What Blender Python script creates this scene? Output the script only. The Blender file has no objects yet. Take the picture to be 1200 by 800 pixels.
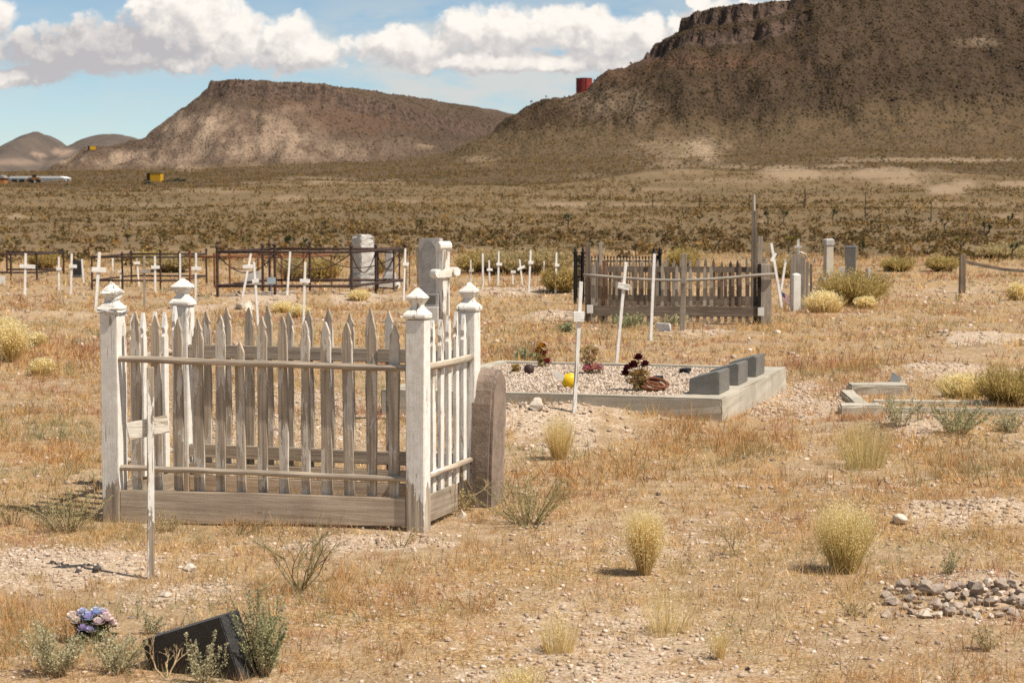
import bpy, bmesh, math, random
import numpy as np
from mathutils import Matrix, Vector, Euler

random.seed(7)
rng = np.random.default_rng(11)
SC = bpy.context.scene
COL = SC.collection
R = math.radians

# ------------------------------------------------------------------ camera, sky, sun, exposure
EYE = 1.6
FPX = 2250.0                      # focal length in photo pixels (1200 wide)
PITCH = math.atan(150 / FPX)
cam_d = bpy.data.cameras.new('camera')
cam_d.sensor_width = 36
cam_d.lens = FPX / 1200 * 36
cam_d.clip_start = 0.1
cam_d.clip_end = 20000
cam_d.dof.use_dof = True
cam_d.dof.focus_distance = 10.5
cam_d.dof.aperture_fstop = 9
cam = bpy.data.objects.new('camera', cam_d)
COL.objects.link(cam)
cam.location = (0, 0, EYE)
cam.rotation_euler = (R(90) - PITCH, 0, 0)
SC.camera = cam

SUN_EL = R(57)
SUN_AZ = R(118)                    # clockwise from the view direction (+Y): from the right, a touch behind us
sun_d = bpy.data.lights.new('sun', 'SUN')
sun_d.energy = 3.9
sun_d.angle = R(0.53)
sun_d.color = (1.0, 0.93, 0.82)
sun = bpy.data.objects.new('sun', sun_d)
COL.objects.link(sun)
sv = Vector((math.sin(SUN_AZ) * math.cos(SUN_EL), math.cos(SUN_AZ) * math.cos(SUN_EL), math.sin(SUN_EL)))
sun.rotation_euler = (-sv).to_track_quat('-Z', 'Y').to_euler()

SC.view_settings.view_transform = 'Standard'
SC.view_settings.look = 'None'
SC.view_settings.gamma = 1
SC.view_settings.use_curve_mapping = False
SC.view_settings.exposure = 0.66
SC.render.engine = 'CYCLES'
SC.cycles.use_denoising = False
SC.cycles.max_bounces = 6
SC.cycles.diffuse_bounces = 2
SC.cycles.transparent_max_bounces = 6

SKY_STRENGTH = 0.15
CLOUD_GAIN = 3.9                  # cloud radiance in the sky's own units
world = bpy.data.worlds.new('World')
SC.world = world
world.use_nodes = True
world.cycles.sampling_method = 'MANUAL'
world.cycles.sample_map_resolution = 256


class NT:
    """small node-tree writer"""
    def __init__(s, tree):
        s.t = tree
        s.n = tree.nodes
        s.l = tree.links

    def new(s, kind, **kw):
        nd = s.n.new(kind)
        for k, v in kw.items():
            setattr(nd, k, v)
        return nd

    def put(s, sock, v):
        if hasattr(v, 'is_output') or isinstance(v, bpy.types.NodeSocket):
            s.l.new(v, sock)
        elif v is not None:
            if isinstance(v, (tuple, list)) and len(v) == 3 and sock.type == 'RGBA':
                v = (*v, 1)
            sock.default_value = v

    def math(s, op, a, b=None, c=None, clamp=False):
        nd = s.new('ShaderNodeMath', operation=op, use_clamp=clamp)
        for i, v in enumerate((a, b, c)):
            if v is not None:
                s.put(nd.inputs[i], v)
        return nd.outputs[0]

    def vmath(s, op, a, b=None, out=0):
        nd = s.new('ShaderNodeVectorMath', operation=op)
        s.put(nd.inputs[0], a)
        if b is not None:
            s.put(nd.inputs[1], b)
        return nd.outputs[out]

    def noise(s, vec, scale, detail=4, rough=0.55, w=None, dist=0.0, flat=False):
        nd = s.new('ShaderNodeTexNoise', noise_dimensions='2D' if flat else '4D' if w is not None else '3D')
        s.put(nd.inputs['Vector'], vec)
        nd.inputs['Scale'].default_value = scale
        nd.inputs['Detail'].default_value = detail
        nd.inputs['Roughness'].default_value = rough
        nd.inputs['Distortion'].default_value = dist
        if w is not None:
            s.put(nd.inputs['W'], w)
        return nd.outputs[0]

    def voro(s, vec, scale, feature='F1', out='Distance', rand=1.0):
        nd = s.new('ShaderNodeTexVoronoi', feature=feature)
        s.put(nd.inputs['Vector'], vec)
        nd.inputs['Scale'].default_value = scale
        nd.inputs['Randomness'].default_value = rand
        return nd.outputs[out]

    def ramp(s, fac, stops, interp='LINEAR'):
        nd = s.new('ShaderNodeValToRGB')
        cr = nd.color_ramp
        cr.interpolation = interp
        while len(cr.elements) < len(stops):
            cr.elements.new(0.5)
        for e, (p, c) in zip(cr.elements, stops):
            e.position = p
            e.color = (*c, 1) if len(c) == 3 else c
        s.put(nd.inputs[0], fac)
        return nd.outputs[0]

    def smooth(s, v, lo, hi, a=0.0, b=1.0):
        nd = s.new('ShaderNodeMapRange', interpolation_type='SMOOTHSTEP')
        s.put(nd.inputs[0], v)
        for i, x in enumerate((lo, hi, a, b)):
            s.put(nd.inputs[i + 1], x)
        return nd.outputs[0]

    def mix(s, fac, a, b, blend='MIX'):
        nd = s.new('ShaderNodeMix', data_type='RGBA', blend_type=blend)
        s.put(nd.inputs[0], fac)
        s.put(nd.inputs[6], a)
        s.put(nd.inputs[7], b)
        return nd.outputs[2]

    def attr(s, name, out='Color'):
        nd = s.new('ShaderNodeAttribute', attribute_name=name)
        return nd.outputs[out]


def build_sky():
    t = NT(world.node_tree)
    t.n.clear()
    out = t.new('ShaderNodeOutputWorld')
    bg = t.new('ShaderNodeBackground')
    bg.inputs[1].default_value = SKY_STRENGTH
    t.l.new(bg.outputs[0], out.inputs[0])
    sky = t.new('ShaderNodeTexSky', sky_type='NISHITA')
    sky.sun_disc = False
    sky.sun_elevation = SUN_EL
    sky.sun_rotation = SUN_AZ
    sky.altitude = 1700
    sky.air_density = 0.8
    sky.dust_density = 0.6
    sky.ozone_density = 2.2
    # cumulus banks: a density made of billow centres (given as direction slopes x/y and z/y) frayed by fractal noise
    blobs = [(-8, 22, 34, 30), (60, 62, 95, 26), (120, 58, 95, 36), (200, 40, 62, 46), (255, 42, 70, 46), (225, 10, 60, 34), (335, 58, 62, 36),
             (365, 64, 40, 22), (165, 74, 175, 12), (20, 92, 70, 12), (470, 58, 72, 26), (545, 40, 52, 28), (600, 44, 60, 34), (650, 36, 48, 30),
             (700, 44, 62, 32), (752, 44, 40, 24), (600, 76, 190, 14), (818, 6, 18, 12), (860, 40, 80, 40), (960, 30, 120, 40), (1200, 10, 160, 60), (-150, 40, 130, 50)]
    g = bpy.data.node_groups.new('cloud_density', 'ShaderNodeTree')
    g.interface.new_socket('P', in_out='INPUT', socket_type='NodeSocketVector')
    g.interface.new_socket('D', in_out='OUTPUT', socket_type='NodeSocketFloat')
    q = NT(g)
    gi, go = q.new('NodeGroupInput'), q.new('NodeGroupOutput')
    P = gi.outputs[0]
    n1 = q.new('ShaderNodeTexNoise', noise_dimensions='2D')
    q.put(n1.inputs['Vector'], P)
    n1.inputs['Scale'].default_value = 0.022
    n1.inputs['Detail'].default_value = 6
    n1.inputs['Roughness'].default_value = 0.6
    warp = q.vmath('MULTIPLY', q.vmath('SUBTRACT', n1.outputs['Color'], (0.5, 0.5, 0.5)), (46, 34, 0))
    PW = q.vmath('ADD', P, warp)
    best = None
    for cx, cy, rx, ry in blobs:
        dv = q.vmath('MULTIPLY', q.vmath('SUBTRACT', PW, (cx, cy, 0)), (1 / rx, 1 / ry, 0))
        dd = q.vmath('DOT_PRODUCT', dv, dv, out='Value')
        if best is None:
            best = dd
        else:
            nd = q.new('ShaderNodeMath', operation='SMOOTH_MIN')
            q.put(nd.inputs[0], best)
            q.put(nd.inputs[1], dd)
            nd.inputs[2].default_value = 0.35
            best = nd.outputs[0]
    vo = q.new('ShaderNodeTexVoronoi', voronoi_dimensions='2D', feature='F1')
    q.put(vo.inputs['Vector'], PW)
    vo.inputs['Scale'].default_value = 0.05
    bil = vo.outputs['Distance']
    dens = q.math('ADD', q.math('SUBTRACT', 1.0, best), q.math('MULTIPLY', q.math('SUBTRACT', n1.outputs[0], 0.5), 1.5))
    dens = q.math('SUBTRACT', dens, q.math('MULTIPLY', q.math('SUBTRACT', bil, 0.4), 0.45))
    q.put(go.inputs[0], dens)

    tc = t.new('ShaderNodeTexCoord')
    sep = t.new('ShaderNodeSeparateXYZ')
    t.put(sep.inputs[0], tc.outputs['Generated'])
    yy = t.math('MAXIMUM', sep.outputs[1], 0.03)
    px = t.math('MULTIPLY_ADD', t.math('DIVIDE', sep.outputs[0], yy), FPX, 600)
    py = t.math('MULTIPLY_ADD', t.math('DIVIDE', sep.outputs[2], yy), -FPX, 250)
    cmb = t.new('ShaderNodeCombineXYZ')
    t.put(cmb.inputs[0], px)
    t.put(cmb.inputs[1], py)
    p = cmb.outputs[0]

    def dens_at(v):
        nd = t.new('ShaderNodeGroup')
        nd.node_tree = g
        t.put(nd.inputs[0], v)
        return nd.outputs[0]
    d0 = dens_at(p)
    d1 = dens_at(t.vmath('ADD', p, (9, -15, 0)))
    alpha = t.smooth(d0, -0.2, 0.46)
    slope = t.smooth(t.math('SUBTRACT', d0, d1), -0.45, 0.6)
    low = t.smooth(py, 20, 100)
    light = t.math('SUBTRACT', t.math('MULTIPLY_ADD', slope, 0.6, 0.42), t.math('MULTIPLY', low, 0.26), clamp=True)
    thick = t.vmath('MULTIPLY', t.vmath('SUBTRACT', p, (110, 62, 0)), (1 / 130, 1 / 50, 0))
    grey = t.smooth(t.vmath('LENGTH', thick, out='Value'), 0.45, 1.2, 0.62, 0.0)
    light = t.math('SUBTRACT', light, grey)
    puff = t.noise(t.vmath('MULTIPLY', p, (1, 1.25, 0)), 0.045, 5, 0.62, flat=True)
    light = t.math('ADD', light, t.math('MULTIPLY', t.math('SUBTRACT', puff, 0.5), 0.9), clamp=True)
    ccol = t.ramp(light, [(0.0, (0.57, 0.555, 0.57)), (0.4, (0.78, 0.74, 0.715)), (0.75, (0.98, 0.92, 0.86)), (1.0, (1.10, 1.04, 0.96))])
    # thin veil between the banks
    veil_n = t.noise(t.vmath('MULTIPLY', p, (0.4, 1.3, 0)), 0.02, 4, 0.6, flat=True)
    veil = t.math('MULTIPLY', t.smooth(veil_n, 0.22, 0.62), t.smooth(py, -10, 60, 0.25, 0.95))
    veil = t.math('MULTIPLY', veil, t.smooth(px, 260, 480, 0.3, 1.0))
    cl_gain = t.vmath('MULTIPLY', ccol, (CLOUD_GAIN,) * 3)
    skyc = t.vmath('MULTIPLY', sky.outputs[0], SKY_TINT)
    sky_v = t.mix(veil, skyc, (0.72 * CLOUD_GAIN, 0.74 * CLOUD_GAIN, 0.72 * CLOUD_GAIN))
    # unseen clouds added over the rest of the dome as whitish fill light
    rest = t.smooth(t.noise(tc.outputs['Generated'], 3.2, 4, 0.6), 0.50, 0.66)
    rest = t.math('MULTIPLY', rest, t.smooth(sep.outputs[2], 0.14, 0.3))
    base = t.mix(rest, sky_v, (0.85 * CLOUD_GAIN, 0.82 * CLOUD_GAIN, 0.78 * CLOUD_GAIN))
    fin = t.mix(alpha, base, cl_gain)
    t.l.new(fin, bg.inputs[0])


SKY_TINT = (0.52, 0.515, 0.455)
build_sky()


# ------------------------------------------------------------------ geometry helpers
def lerp(a, b, t):
    return a + (b - a) * t


def hash2(ix, iy, seed):
    h = (ix.astype(np.int64) * 374761393 + iy.astype(np.int64) * 668265263 + seed * 1442695041) & 0xFFFFFFFF
    h = ((h ^ (h >> 13)) * 1274126177) & 0xFFFFFFFF
    return ((h ^ (h >> 16)) & 0xFFFF) / 65535.0


def vnoise(x, y, seed=0):
    x = np.asarray(x, float)
    y = np.asarray(y, float)
    ix, iy = np.floor(x), np.floor(y)
    fx, fy = x - ix, y - iy
    fx = fx * fx * (3 - 2 * fx)
    fy = fy * fy * (3 - 2 * fy)
    a, b = hash2(ix, iy, seed), hash2(ix + 1, iy, seed)
    c, d = hash2(ix, iy + 1, seed), hash2(ix + 1, iy + 1, seed)
    return (a * (1 - fx) + b * fx) * (1 - fy) + (c * (1 - fx) + d * fx) * fy


def fbm(x, y, seed=0, octv=5, gain=0.5):
    s, a, tot = 0.0, 1.0, 0.0
    x = np.asarray(x, float)
    y = np.asarray(y, float)
    for i in range(octv):
        s = s + a * vnoise(x * 2 ** i + 17.3 * i, y * 2 ** i - 9.1 * i, seed + i)
        tot += a
        a *= gain
    return s / tot


def sstep(a, b, v):
    t = np.clip((v - a) / (b - a), 0, 1)
    return t * t * (3 - 2 * t)


def project(x, y, z):
    zp = z - EYE
    d = y * math.cos(PITCH) - zp * math.sin(PITCH)
    v = y * math.sin(PITCH) + zp * math.cos(PITCH)
    return 600 + FPX * x / d, 400 - FPX * v / d


def ray(px, py):
    a, b = (px - 600) / FPX, (400 - py) / FPX
    return Vector((a, math.cos(PITCH) + b * math.sin(PITCH), -math.sin(PITCH) + b * math.cos(PITCH)))


def on_plane(px, py, z=0.0):
    r = ray(px, py)
    t = (z - EYE) / r.z
    return r.x * t, r.y * t


# -------- the lie of the land
# low mounds of grave gravel: photo point, half sizes in metres, height
MOUNDS = [((648, 502), 0.95, 0.55, 0.19), ((70, 655), 0.75, 0.5, 0.03), ((1140, 607), 0.85, 0.35, 0.10), ((1140, 694), 0.55, 0.30, 0.09),
          ((1150, 402), 1.6, 0.9, 0.14), ((1180, 418), 1.6, 0.8, 0.12), ((1090, 440), 1.2, 0.6, 0.12), ((1085, 503), 0.8, 0.45, 0.08), ((300, 352), 1.8, 1.0, 0.14),
          ((430, 352), 2.2, 1.2, 0.12), ((660, 372), 1.8, 0.9, 0.10), ((600, 345), 2.5, 1.2, 0.14), ((30, 372), 1.8, 1.0, 0.10),
          ((250, 365), 1.2, 0.8, 0.1), ((830, 392), 1.5, 0.7, 0.08), ((1000, 345), 2.0, 1.2, 0.15), ((1140, 340), 2.2, 1.4, 0.16)]
MOUNDS_W = [(*on_plane(*p), rx, ry, h) for p, rx, ry, h in MOUNDS]
PLAIN = ([0, 55, 80, 110, 150, 200, 300, 400, 550, 700, 1000, 1500, 3000, 6000], [0, 0, .12, .55, 1.0, 2.0, 4.5, 7.0, 11.0, 14.5, 21, 30, 60, 120])


def plain(x, y):
    z = np.interp(y, *PLAIN)
    far = np.clip((y - 60) / 120, 0, 1)
    z = z + far * (fbm(x / 38, y / 60, 5, 3) - 0.5) * np.clip(y / 110, 0.3, 5.0)
    z = z + 5.5 * sstep(290, 520, y) * sstep(-70, 110, x)
    return z


def height(x, y):
    x = np.asarray(x, float)
    y = np.asarray(y, float)
    z = plain(x, y)
    near = np.clip(1 - (y - 60) / 60, 0, 1)
    z = z + near * ((fbm(x / 3.1, y / 3.1, 21, 3) - 0.5) * 0.055 + (fbm(x / 0.5, y / 0.5, 31, 3) - 0.5) * 0.016)
    z = z + near * 0.16 * np.clip((y - 22) / 25, 0, 1) * (fbm(x / 7, y / 5, 41, 2) - 0.5) * 2
    z = z - 0.055 * np.exp(-((x + 2.35) ** 2 + (y - 9.9) ** 2) / 1.1)
    for mx, my, rx, ry, h in MOUNDS_W:
        q = ((x - mx) / rx) ** 2 + ((y - my) / ry) ** 2
        z = z + h * np.exp(-q * 1.3) * (0.75 + 0.5 * fbm(x / 0.33, y / 0.33, 51, 2))
    return z


def G(px, py):
    """ground point seen at a photo pixel"""
    r = ray(px, py)
    t = 3.0
    step = 0.02
    prev = t
    while t < 500:
        p = r * t
        if EYE + p.z < float(height(p.x, p.y)):
            lo, hi = prev, t
            for _ in range(20):
                m = (lo + hi) / 2
                p = r * m
                if EYE + p.z < float(height(p.x, p.y)):
                    hi = m
                else:
                    lo = m
            p = r * hi
            return p.x, p.y, float(height(p.x, p.y))
        prev = t
        t += step * t
    raise RuntimeError('no ground at %s %s' % (px, py))


def at_depth(px, py, Y):
    """the point at depth Y behind a photo pixel"""
    r = ray(px, py)
    t = Y / r.y
    return Vector((r.x * t, Y, EYE + r.z * t))


class MB:
    """collects vertices and faces; build() links them as one mesh object"""
    def __init__(s):
        s.v, s.f = [], []

    def add(s, verts, faces):
        o = len(s.v)
        s.v += [tuple(v) for v in verts]
        s.f += [tuple(i + o for i in f) for f in faces]
        return s

    def box(s, c, size, rot=None, taper=1.0, jit=0.0):
        hx, hy, hz = size[0] / 2, size[1] / 2, size[2] / 2
        M = rot if rot is not None else Matrix()
        vs = []
        for z in (-1, 1):
            k = taper if z > 0 else 1.0
            for x, y in ((-1, -1), (1, -1), (1, 1), (-1, 1)):
                p = Vector((x * hx * k + random.uniform(-jit, jit), y * hy * k + random.uniform(-jit, jit), z * hz + random.uniform(-jit, jit)))
                vs.append(M @ p + Vector(c))
        return s.add(vs, [(3, 2, 1, 0), (4, 5, 6, 7), (0, 1, 5, 4), (1, 2, 6, 5), (2, 3, 7, 6), (3, 0, 4, 7)])

    def stack(s, prof, cx=0, cy=0, n=4, rot=math.pi / 4, sx=1.0, sy=1.0):
        """rings of n points with (half width, z); n=4 gives square sections"""
        k = math.sqrt(2) if n == 4 else 1.0
        vs, fs = [], []
        for w, z in prof:
            for i in range(n):
                a = rot + 2 * math.pi * i / n
                vs.append((cx + k * w * math.cos(a) * sx, cy + k * w * math.sin(a) * sy, z))
        m = len(prof)
        for j in range(m - 1):
            for i in range(n):
                i2 = (i + 1) % n
                fs.append((j * n + i, j * n + i2, (j + 1) * n + i2, (j + 1) * n + i))
        fs.append(tuple(range(n - 1, -1, -1)))
        fs.append(tuple((m - 1) * n + i for i in range(n)))
        return s.add(vs, fs)

    def plate(s, outline, y0, y1, M=None):
        """outline in x,z extruded from y0 to y1"""
        n = len(outline)
        vs = [Vector((x, y0, z)) for x, z in outline] + [Vector((x, y1, z)) for x, z in outline]
        if M is not None:
            vs = [M @ v for v in vs]
        fs = [tuple(range(n)), tuple(range(2 * n - 1, n - 1, -1))]
        for i in range(n):
            j = (i + 1) % n
            fs.append((i, i + n, j + n, j))
        return s.add(vs, fs)

    def tube(s, pts, r, n=7):
        pts = [Vector(p) for p in pts]
        rs = r if isinstance(r, (list, tuple)) else [r] * len(pts)
        vs, fs = [], []
        for i, p in enumerate(pts):
            d = (pts[min(i + 1, len(pts) - 1)] - pts[max(i - 1, 0)]).normalized()
            a = d.orthogonal().normalized() if abs(d.z) > 0.9 else Vector((d.y, -d.x, 0)).normalized()
            b = d.cross(a)
            for k in range(n):
                t = 2 * math.pi * k / n
                vs.append(p + (a * math.cos(t) + b * math.sin(t)) * rs[i])
        for i in range(len(pts) - 1):
            for k in range(n):
                k2 = (k + 1) % n
                fs.append((i * n + k, i * n + k2, (i + 1) * n + k2, (i + 1) * n + k))
        fs.append(tuple(range(n - 1, -1, -1)))
        fs.append(tuple((len(pts) - 1) * n + k for k in range(n)))
        return s.add(vs, fs)

    def build(s, name, mat, parent=None, bevel=0.0, jitter=0.0, sub=0, smooth=False):
        bm = bmesh.new()
        vs = [bm.verts.new(v) for v in s.v]
        for f in s.f:
            try:
                bm.faces.new([vs[i] for i in f])
            except ValueError:
                pass
        bmesh.ops.recalc_face_normals(bm, faces=bm.faces)
        if bevel:
            ed = [e for e in bm.edges if len(e.link_faces) == 2 and e.calc_face_angle(0) > 0.5]
            bmesh.ops.bevel(bm, geom=ed, offset=bevel, segments=2, affect='EDGES', clamp_overlap=True)
        if sub:
            bmesh.ops.subdivide_edges(bm, edges=bm.edges, cuts=sub, use_grid_fill=True)
        if jitter:
            for v in bm.verts:
                v.co += Vector((random.gauss(0, jitter), random.gauss(0, jitter), random.gauss(0, jitter)))
        me = bpy.data.meshes.new(name)
        bm.to_mesh(me)
        bm.free()
        if smooth:
            me.polygons.foreach_set('use_smooth', [True] * len(me.polygons))
        me.materials.append(mat)
        o = bpy.data.objects.new(name, me)
        COL.objects.link(o)
        o.parent = parent
        return o


def raw_mesh(name, verts, faces, mat, parent=None, smooth=False, cols=None, floats=None):
    """numpy arrays in, one object out; faces is (n,3) or (n,4)"""
    verts = np.ascontiguousarray(verts, dtype=np.float32)
    faces = np.ascontiguousarray(faces, dtype=np.int32)
    k = faces.shape[1]
    me = bpy.data.meshes.new(name)
    me.vertices.add(len(verts))
    me.vertices.foreach_set('co', verts.ravel())
    me.loops.add(faces.size)
    me.loops.foreach_set('vertex_index', faces.ravel())
    me.polygons.add(len(faces))
    me.polygons.foreach_set('loop_start', np.arange(len(faces), dtype=np.int32) * k)
    me.update(calc_edges=True)
    if smooth:
        me.polygons.foreach_set('use_smooth', np.ones(len(faces), dtype=bool))
    if cols is not None:
        a = me.attributes.new('tint', 'FLOAT_COLOR', 'POINT')
        c4 = np.ones((len(verts), 4), dtype=np.float32)
        c4[:, :3] = cols
        a.data.foreach_set('color', c4.ravel())
    for nm, arr in (floats or {}).items():
        a = me.attributes.new(nm, 'FLOAT', 'POINT')
        a.data.foreach_set('value', np.ascontiguousarray(arr, dtype=np.float32))
    me.materials.append(mat)
    o = bpy.data.objects.new(name, me)
    COL.objects.link(o)
    o.parent = parent
    return o


def tag(o, label=None, cat=None, group=None, kind=None):
    if label:
        o['label'] = label
    if cat:
        o['category'] = cat
    if group:
        o['group'] = group
    if kind:
        o['kind'] = kind
    return o


def thing(name, label, cat, loc, rz=0.0, group=None, rx=0.0, ry=0.0):
    o = bpy.data.objects.new(name, None)
    o.empty_display_size = 0.2
    COL.objects.link(o)
    o.location = loc
    o.rotation_euler = (rx, ry, rz)
    return tag(o, label, cat, group)


def copy_thing(o, parent=None):
    c = o.copy()
    COL.objects.link(c)
    c.parent = parent
    for ch in [k for k in SC.objects if k.parent == o]:
        copy_thing(ch, c)
    return c


# ------------------------------------------------------------------ materials
def new_mat(name):
    m = bpy.data.materials.new(name)
    m.use_nodes = True
    t = NT(m.node_tree)
    t.n.clear()
    out = t.new('ShaderNodeOutputMaterial')
    p = t.new('ShaderNodeBsdfPrincipled')
    p.inputs['Specular IOR Level'].default_value = 0.25
    t.l.new(p.outputs[0], out.inputs[0])
    return m, t, p, out


def bump(t, p, hgt, strength=0.5, dist=0.01):
    b = t.new('ShaderNodeBump')
    b.inputs['Strength'].default_value = strength
    b.inputs['Distance'].default_value = dist
    t.put(b.inputs['Height'], hgt)
    t.put(p.inputs['Normal'], b.outputs[0])


def wood_mat(name, dark, light, paint=0.0, axis='Z', paint_col=(0.83, 0.79, 0.735), low_bare=False):
    """weathered board: long grain, cracks, and what is left of white paint (paint 0..1)"""
    m, t, p, out = new_mat(name)
    tc = t.new('ShaderNodeTexCoord')
    rnd = t.new('ShaderNodeObjectInfo').outputs['Random']
    w = t.math('MULTIPLY', rnd, 37.0)
    sc = {'Z': (60, 60, 2.2), 'X': (2.2, 60, 60), 'Y': (60, 2.2, 60)}[axis]
    sc2 = {'Z': (14, 14, 3.0), 'X': (3.0, 14, 14), 'Y': (14, 3.0, 14)}[axis]
    vg = t.vmath('MULTIPLY', tc.outputs['Object'], sc)
    grain = t.noise(vg, 1.0, 5, 0.65, w=w)
    fine = t.noise(vg, 3.2, 3, 0.6, w=w)
    tone = t.noise(tc.outputs['Object'], 5.0, 3, 0.5, w=w)
    wood = t.mix(t.smooth(grain, 0.3, 0.72), dark, light)
    wood = t.mix(t.smooth(tone, 0.35, 0.75, 0.0, 0.45), wood, tuple(c * 0.6 for c in dark))
    crack = t.smooth(fine, 0.28, 0.36, 0.35, 1.0)
    wood = t.mix(crack, tuple(c * 0.35 for c in dark), wood)
    hgt = t.math('MULTIPLY_ADD', grain, 0.6, t.math('MULTIPLY', fine, 0.4))
    if paint > 0:
        pn = t.noise(t.vmath('MULTIPLY', tc.outputs['Object'], sc2), 1.0, 6, 0.62, w=w)
        pn = t.math('MULTIPLY_ADD', grain, 0.22, pn)
        th = 0.92 - 0.62 * paint
        if low_bare:
            sep = t.new('ShaderNodeSeparateXYZ')
            t.put(sep.inputs[0], tc.outputs['Object'])
            pn = t.math('SUBTRACT', pn, t.smooth(sep.outputs[2], 0.02, 0.30, 0.26, 0.0))
        mask = t.smooth(pn, th - 0.012, th + 0.012)
        split = t.noise(t.vmath('MULTIPLY', tc.outputs['Object'], tuple(v * 1.5 for v in sc)), 1.0, 2, 0.5, w=w)
        mask = t.math('MULTIPLY', mask, t.smooth(split, 0.335, 0.35))
        dirt = t.smooth(t.noise(tc.outputs['Object'], 22, 4, 0.6, w=w), 0.3, 0.75)
        pc = t.mix(dirt, tuple(c * x for c, x in zip(paint_col, (0.82, 0.80, 0.76))), paint_col)
        flake = t.smooth(t.voro(tc.outputs['Object'], 70, feature='DISTANCE_TO_EDGE'), 0.0, 0.04, 0.82, 1.0)
        pc = t.mix(flake, tuple(c * 0.72 for c in paint_col), pc)
        col = t.mix(mask, wood, pc)
        hgt = t.math('ADD', hgt, t.math('MULTIPLY', mask, 0.9))
    else:
        col = wood
    t.put(p.inputs['Base Color'], col)
    p.inputs['Roughness'].default_value = 0.85
    bump(t, p, hgt, 0.6, 0.004)
    return m


def stone_mat(name, a, b, scale=18, bumpy=0.6, speck=0.0, rough=0.85, dist=0.01, stain=None):
    m, t, p, out = new_mat(name)
    tc = t.new('ShaderNodeTexCoord')
    w = t.math('MULTIPLY', t.new('ShaderNodeObjectInfo').outputs['Random'], 31.0)
    n = t.noise(tc.outputs['Object'], scale, 7, 0.62, w=w)
    big = t.noise(tc.outputs['Object'], scale * 0.22, 3, 0.5, w=w)
    col = t.mix(t.smooth(t.math('MULTIPLY_ADD', big, 0.5, t.math('MULTIPLY', n, 0.5)), 0.35, 0.66), a, b)
    if speck:
        v = t.noise(tc.outputs['Object'], scale * 14, 2, 0.5, w=w)
        col = t.mix(t.smooth(v, 0.56, 0.64, 0, speck), col, (0.75, 0.72, 0.7))
        col = t.mix(t.smooth(v, 0.44, 0.36, 0, speck), col, tuple(c * 0.3 for c in a))
    if stain:
        s = t.noise(t.vmath('MULTIPLY', tc.outputs['Object'], (1, 1, 0.35)), scale * 0.5, 4, 0.6, w=w)
        col = t.mix(t.smooth(s, 0.55, 0.72, 0, 0.7), col, stain)
    t.put(p.inputs['Base Color'], col)
    p.inputs['Roughness'].default_value = rough
    bump(t, p, n, bumpy, dist)
    return m


def flat_mat(name, col, rough=0.6, metal=0.0, var=0.25, scale=12, rust=None):
    m, t, p, out = new_mat(name)
    tc = t.new('ShaderNodeTexCoord')
    n = t.noise(tc.outputs['Object'], scale, 5, 0.6)
    c = t.mix(t.smooth(n, 0.3, 0.7), tuple(x * (1 - var) for x in col), col)
    if rust:
        c = t.mix(t.smooth(t.noise(tc.outputs['Object'], scale * 2.3, 4, 0.6), 0.42, 0.6), c, rust)
    t.put(p.inputs['Base Color'], c)
    p.inputs['Roughness'].default_value = rough
    p.inputs['Metallic'].default_value = metal
    bump(t, p, n, 0.25, 0.004)
    return m


def leaf_mat(name, trans=0.3, gain=1.0, rough=0.75):
    """takes each plant's own colour from the mesh, lets some light through"""
    m, t, p, out = new_mat(name)
    c = t.attr('tint')
    t.put(p.inputs['Base Color'], c)
    p.inputs['Roughness'].default_value = rough
    p.inputs['Specular IOR Level'].default_value = 0.15
    tr = t.new('ShaderNodeBsdfTranslucent')
    t.put(tr.inputs[0], c)
    mx = t.new('ShaderNodeMixShader')
    mx.inputs[0].default_value = trans
    t.l.new(p.outputs[0], mx.inputs[1])
    t.l.new(tr.outputs[0], mx.inputs[2])
    t.l.new(mx.outputs[0], out.inputs[0])
    return m


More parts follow.
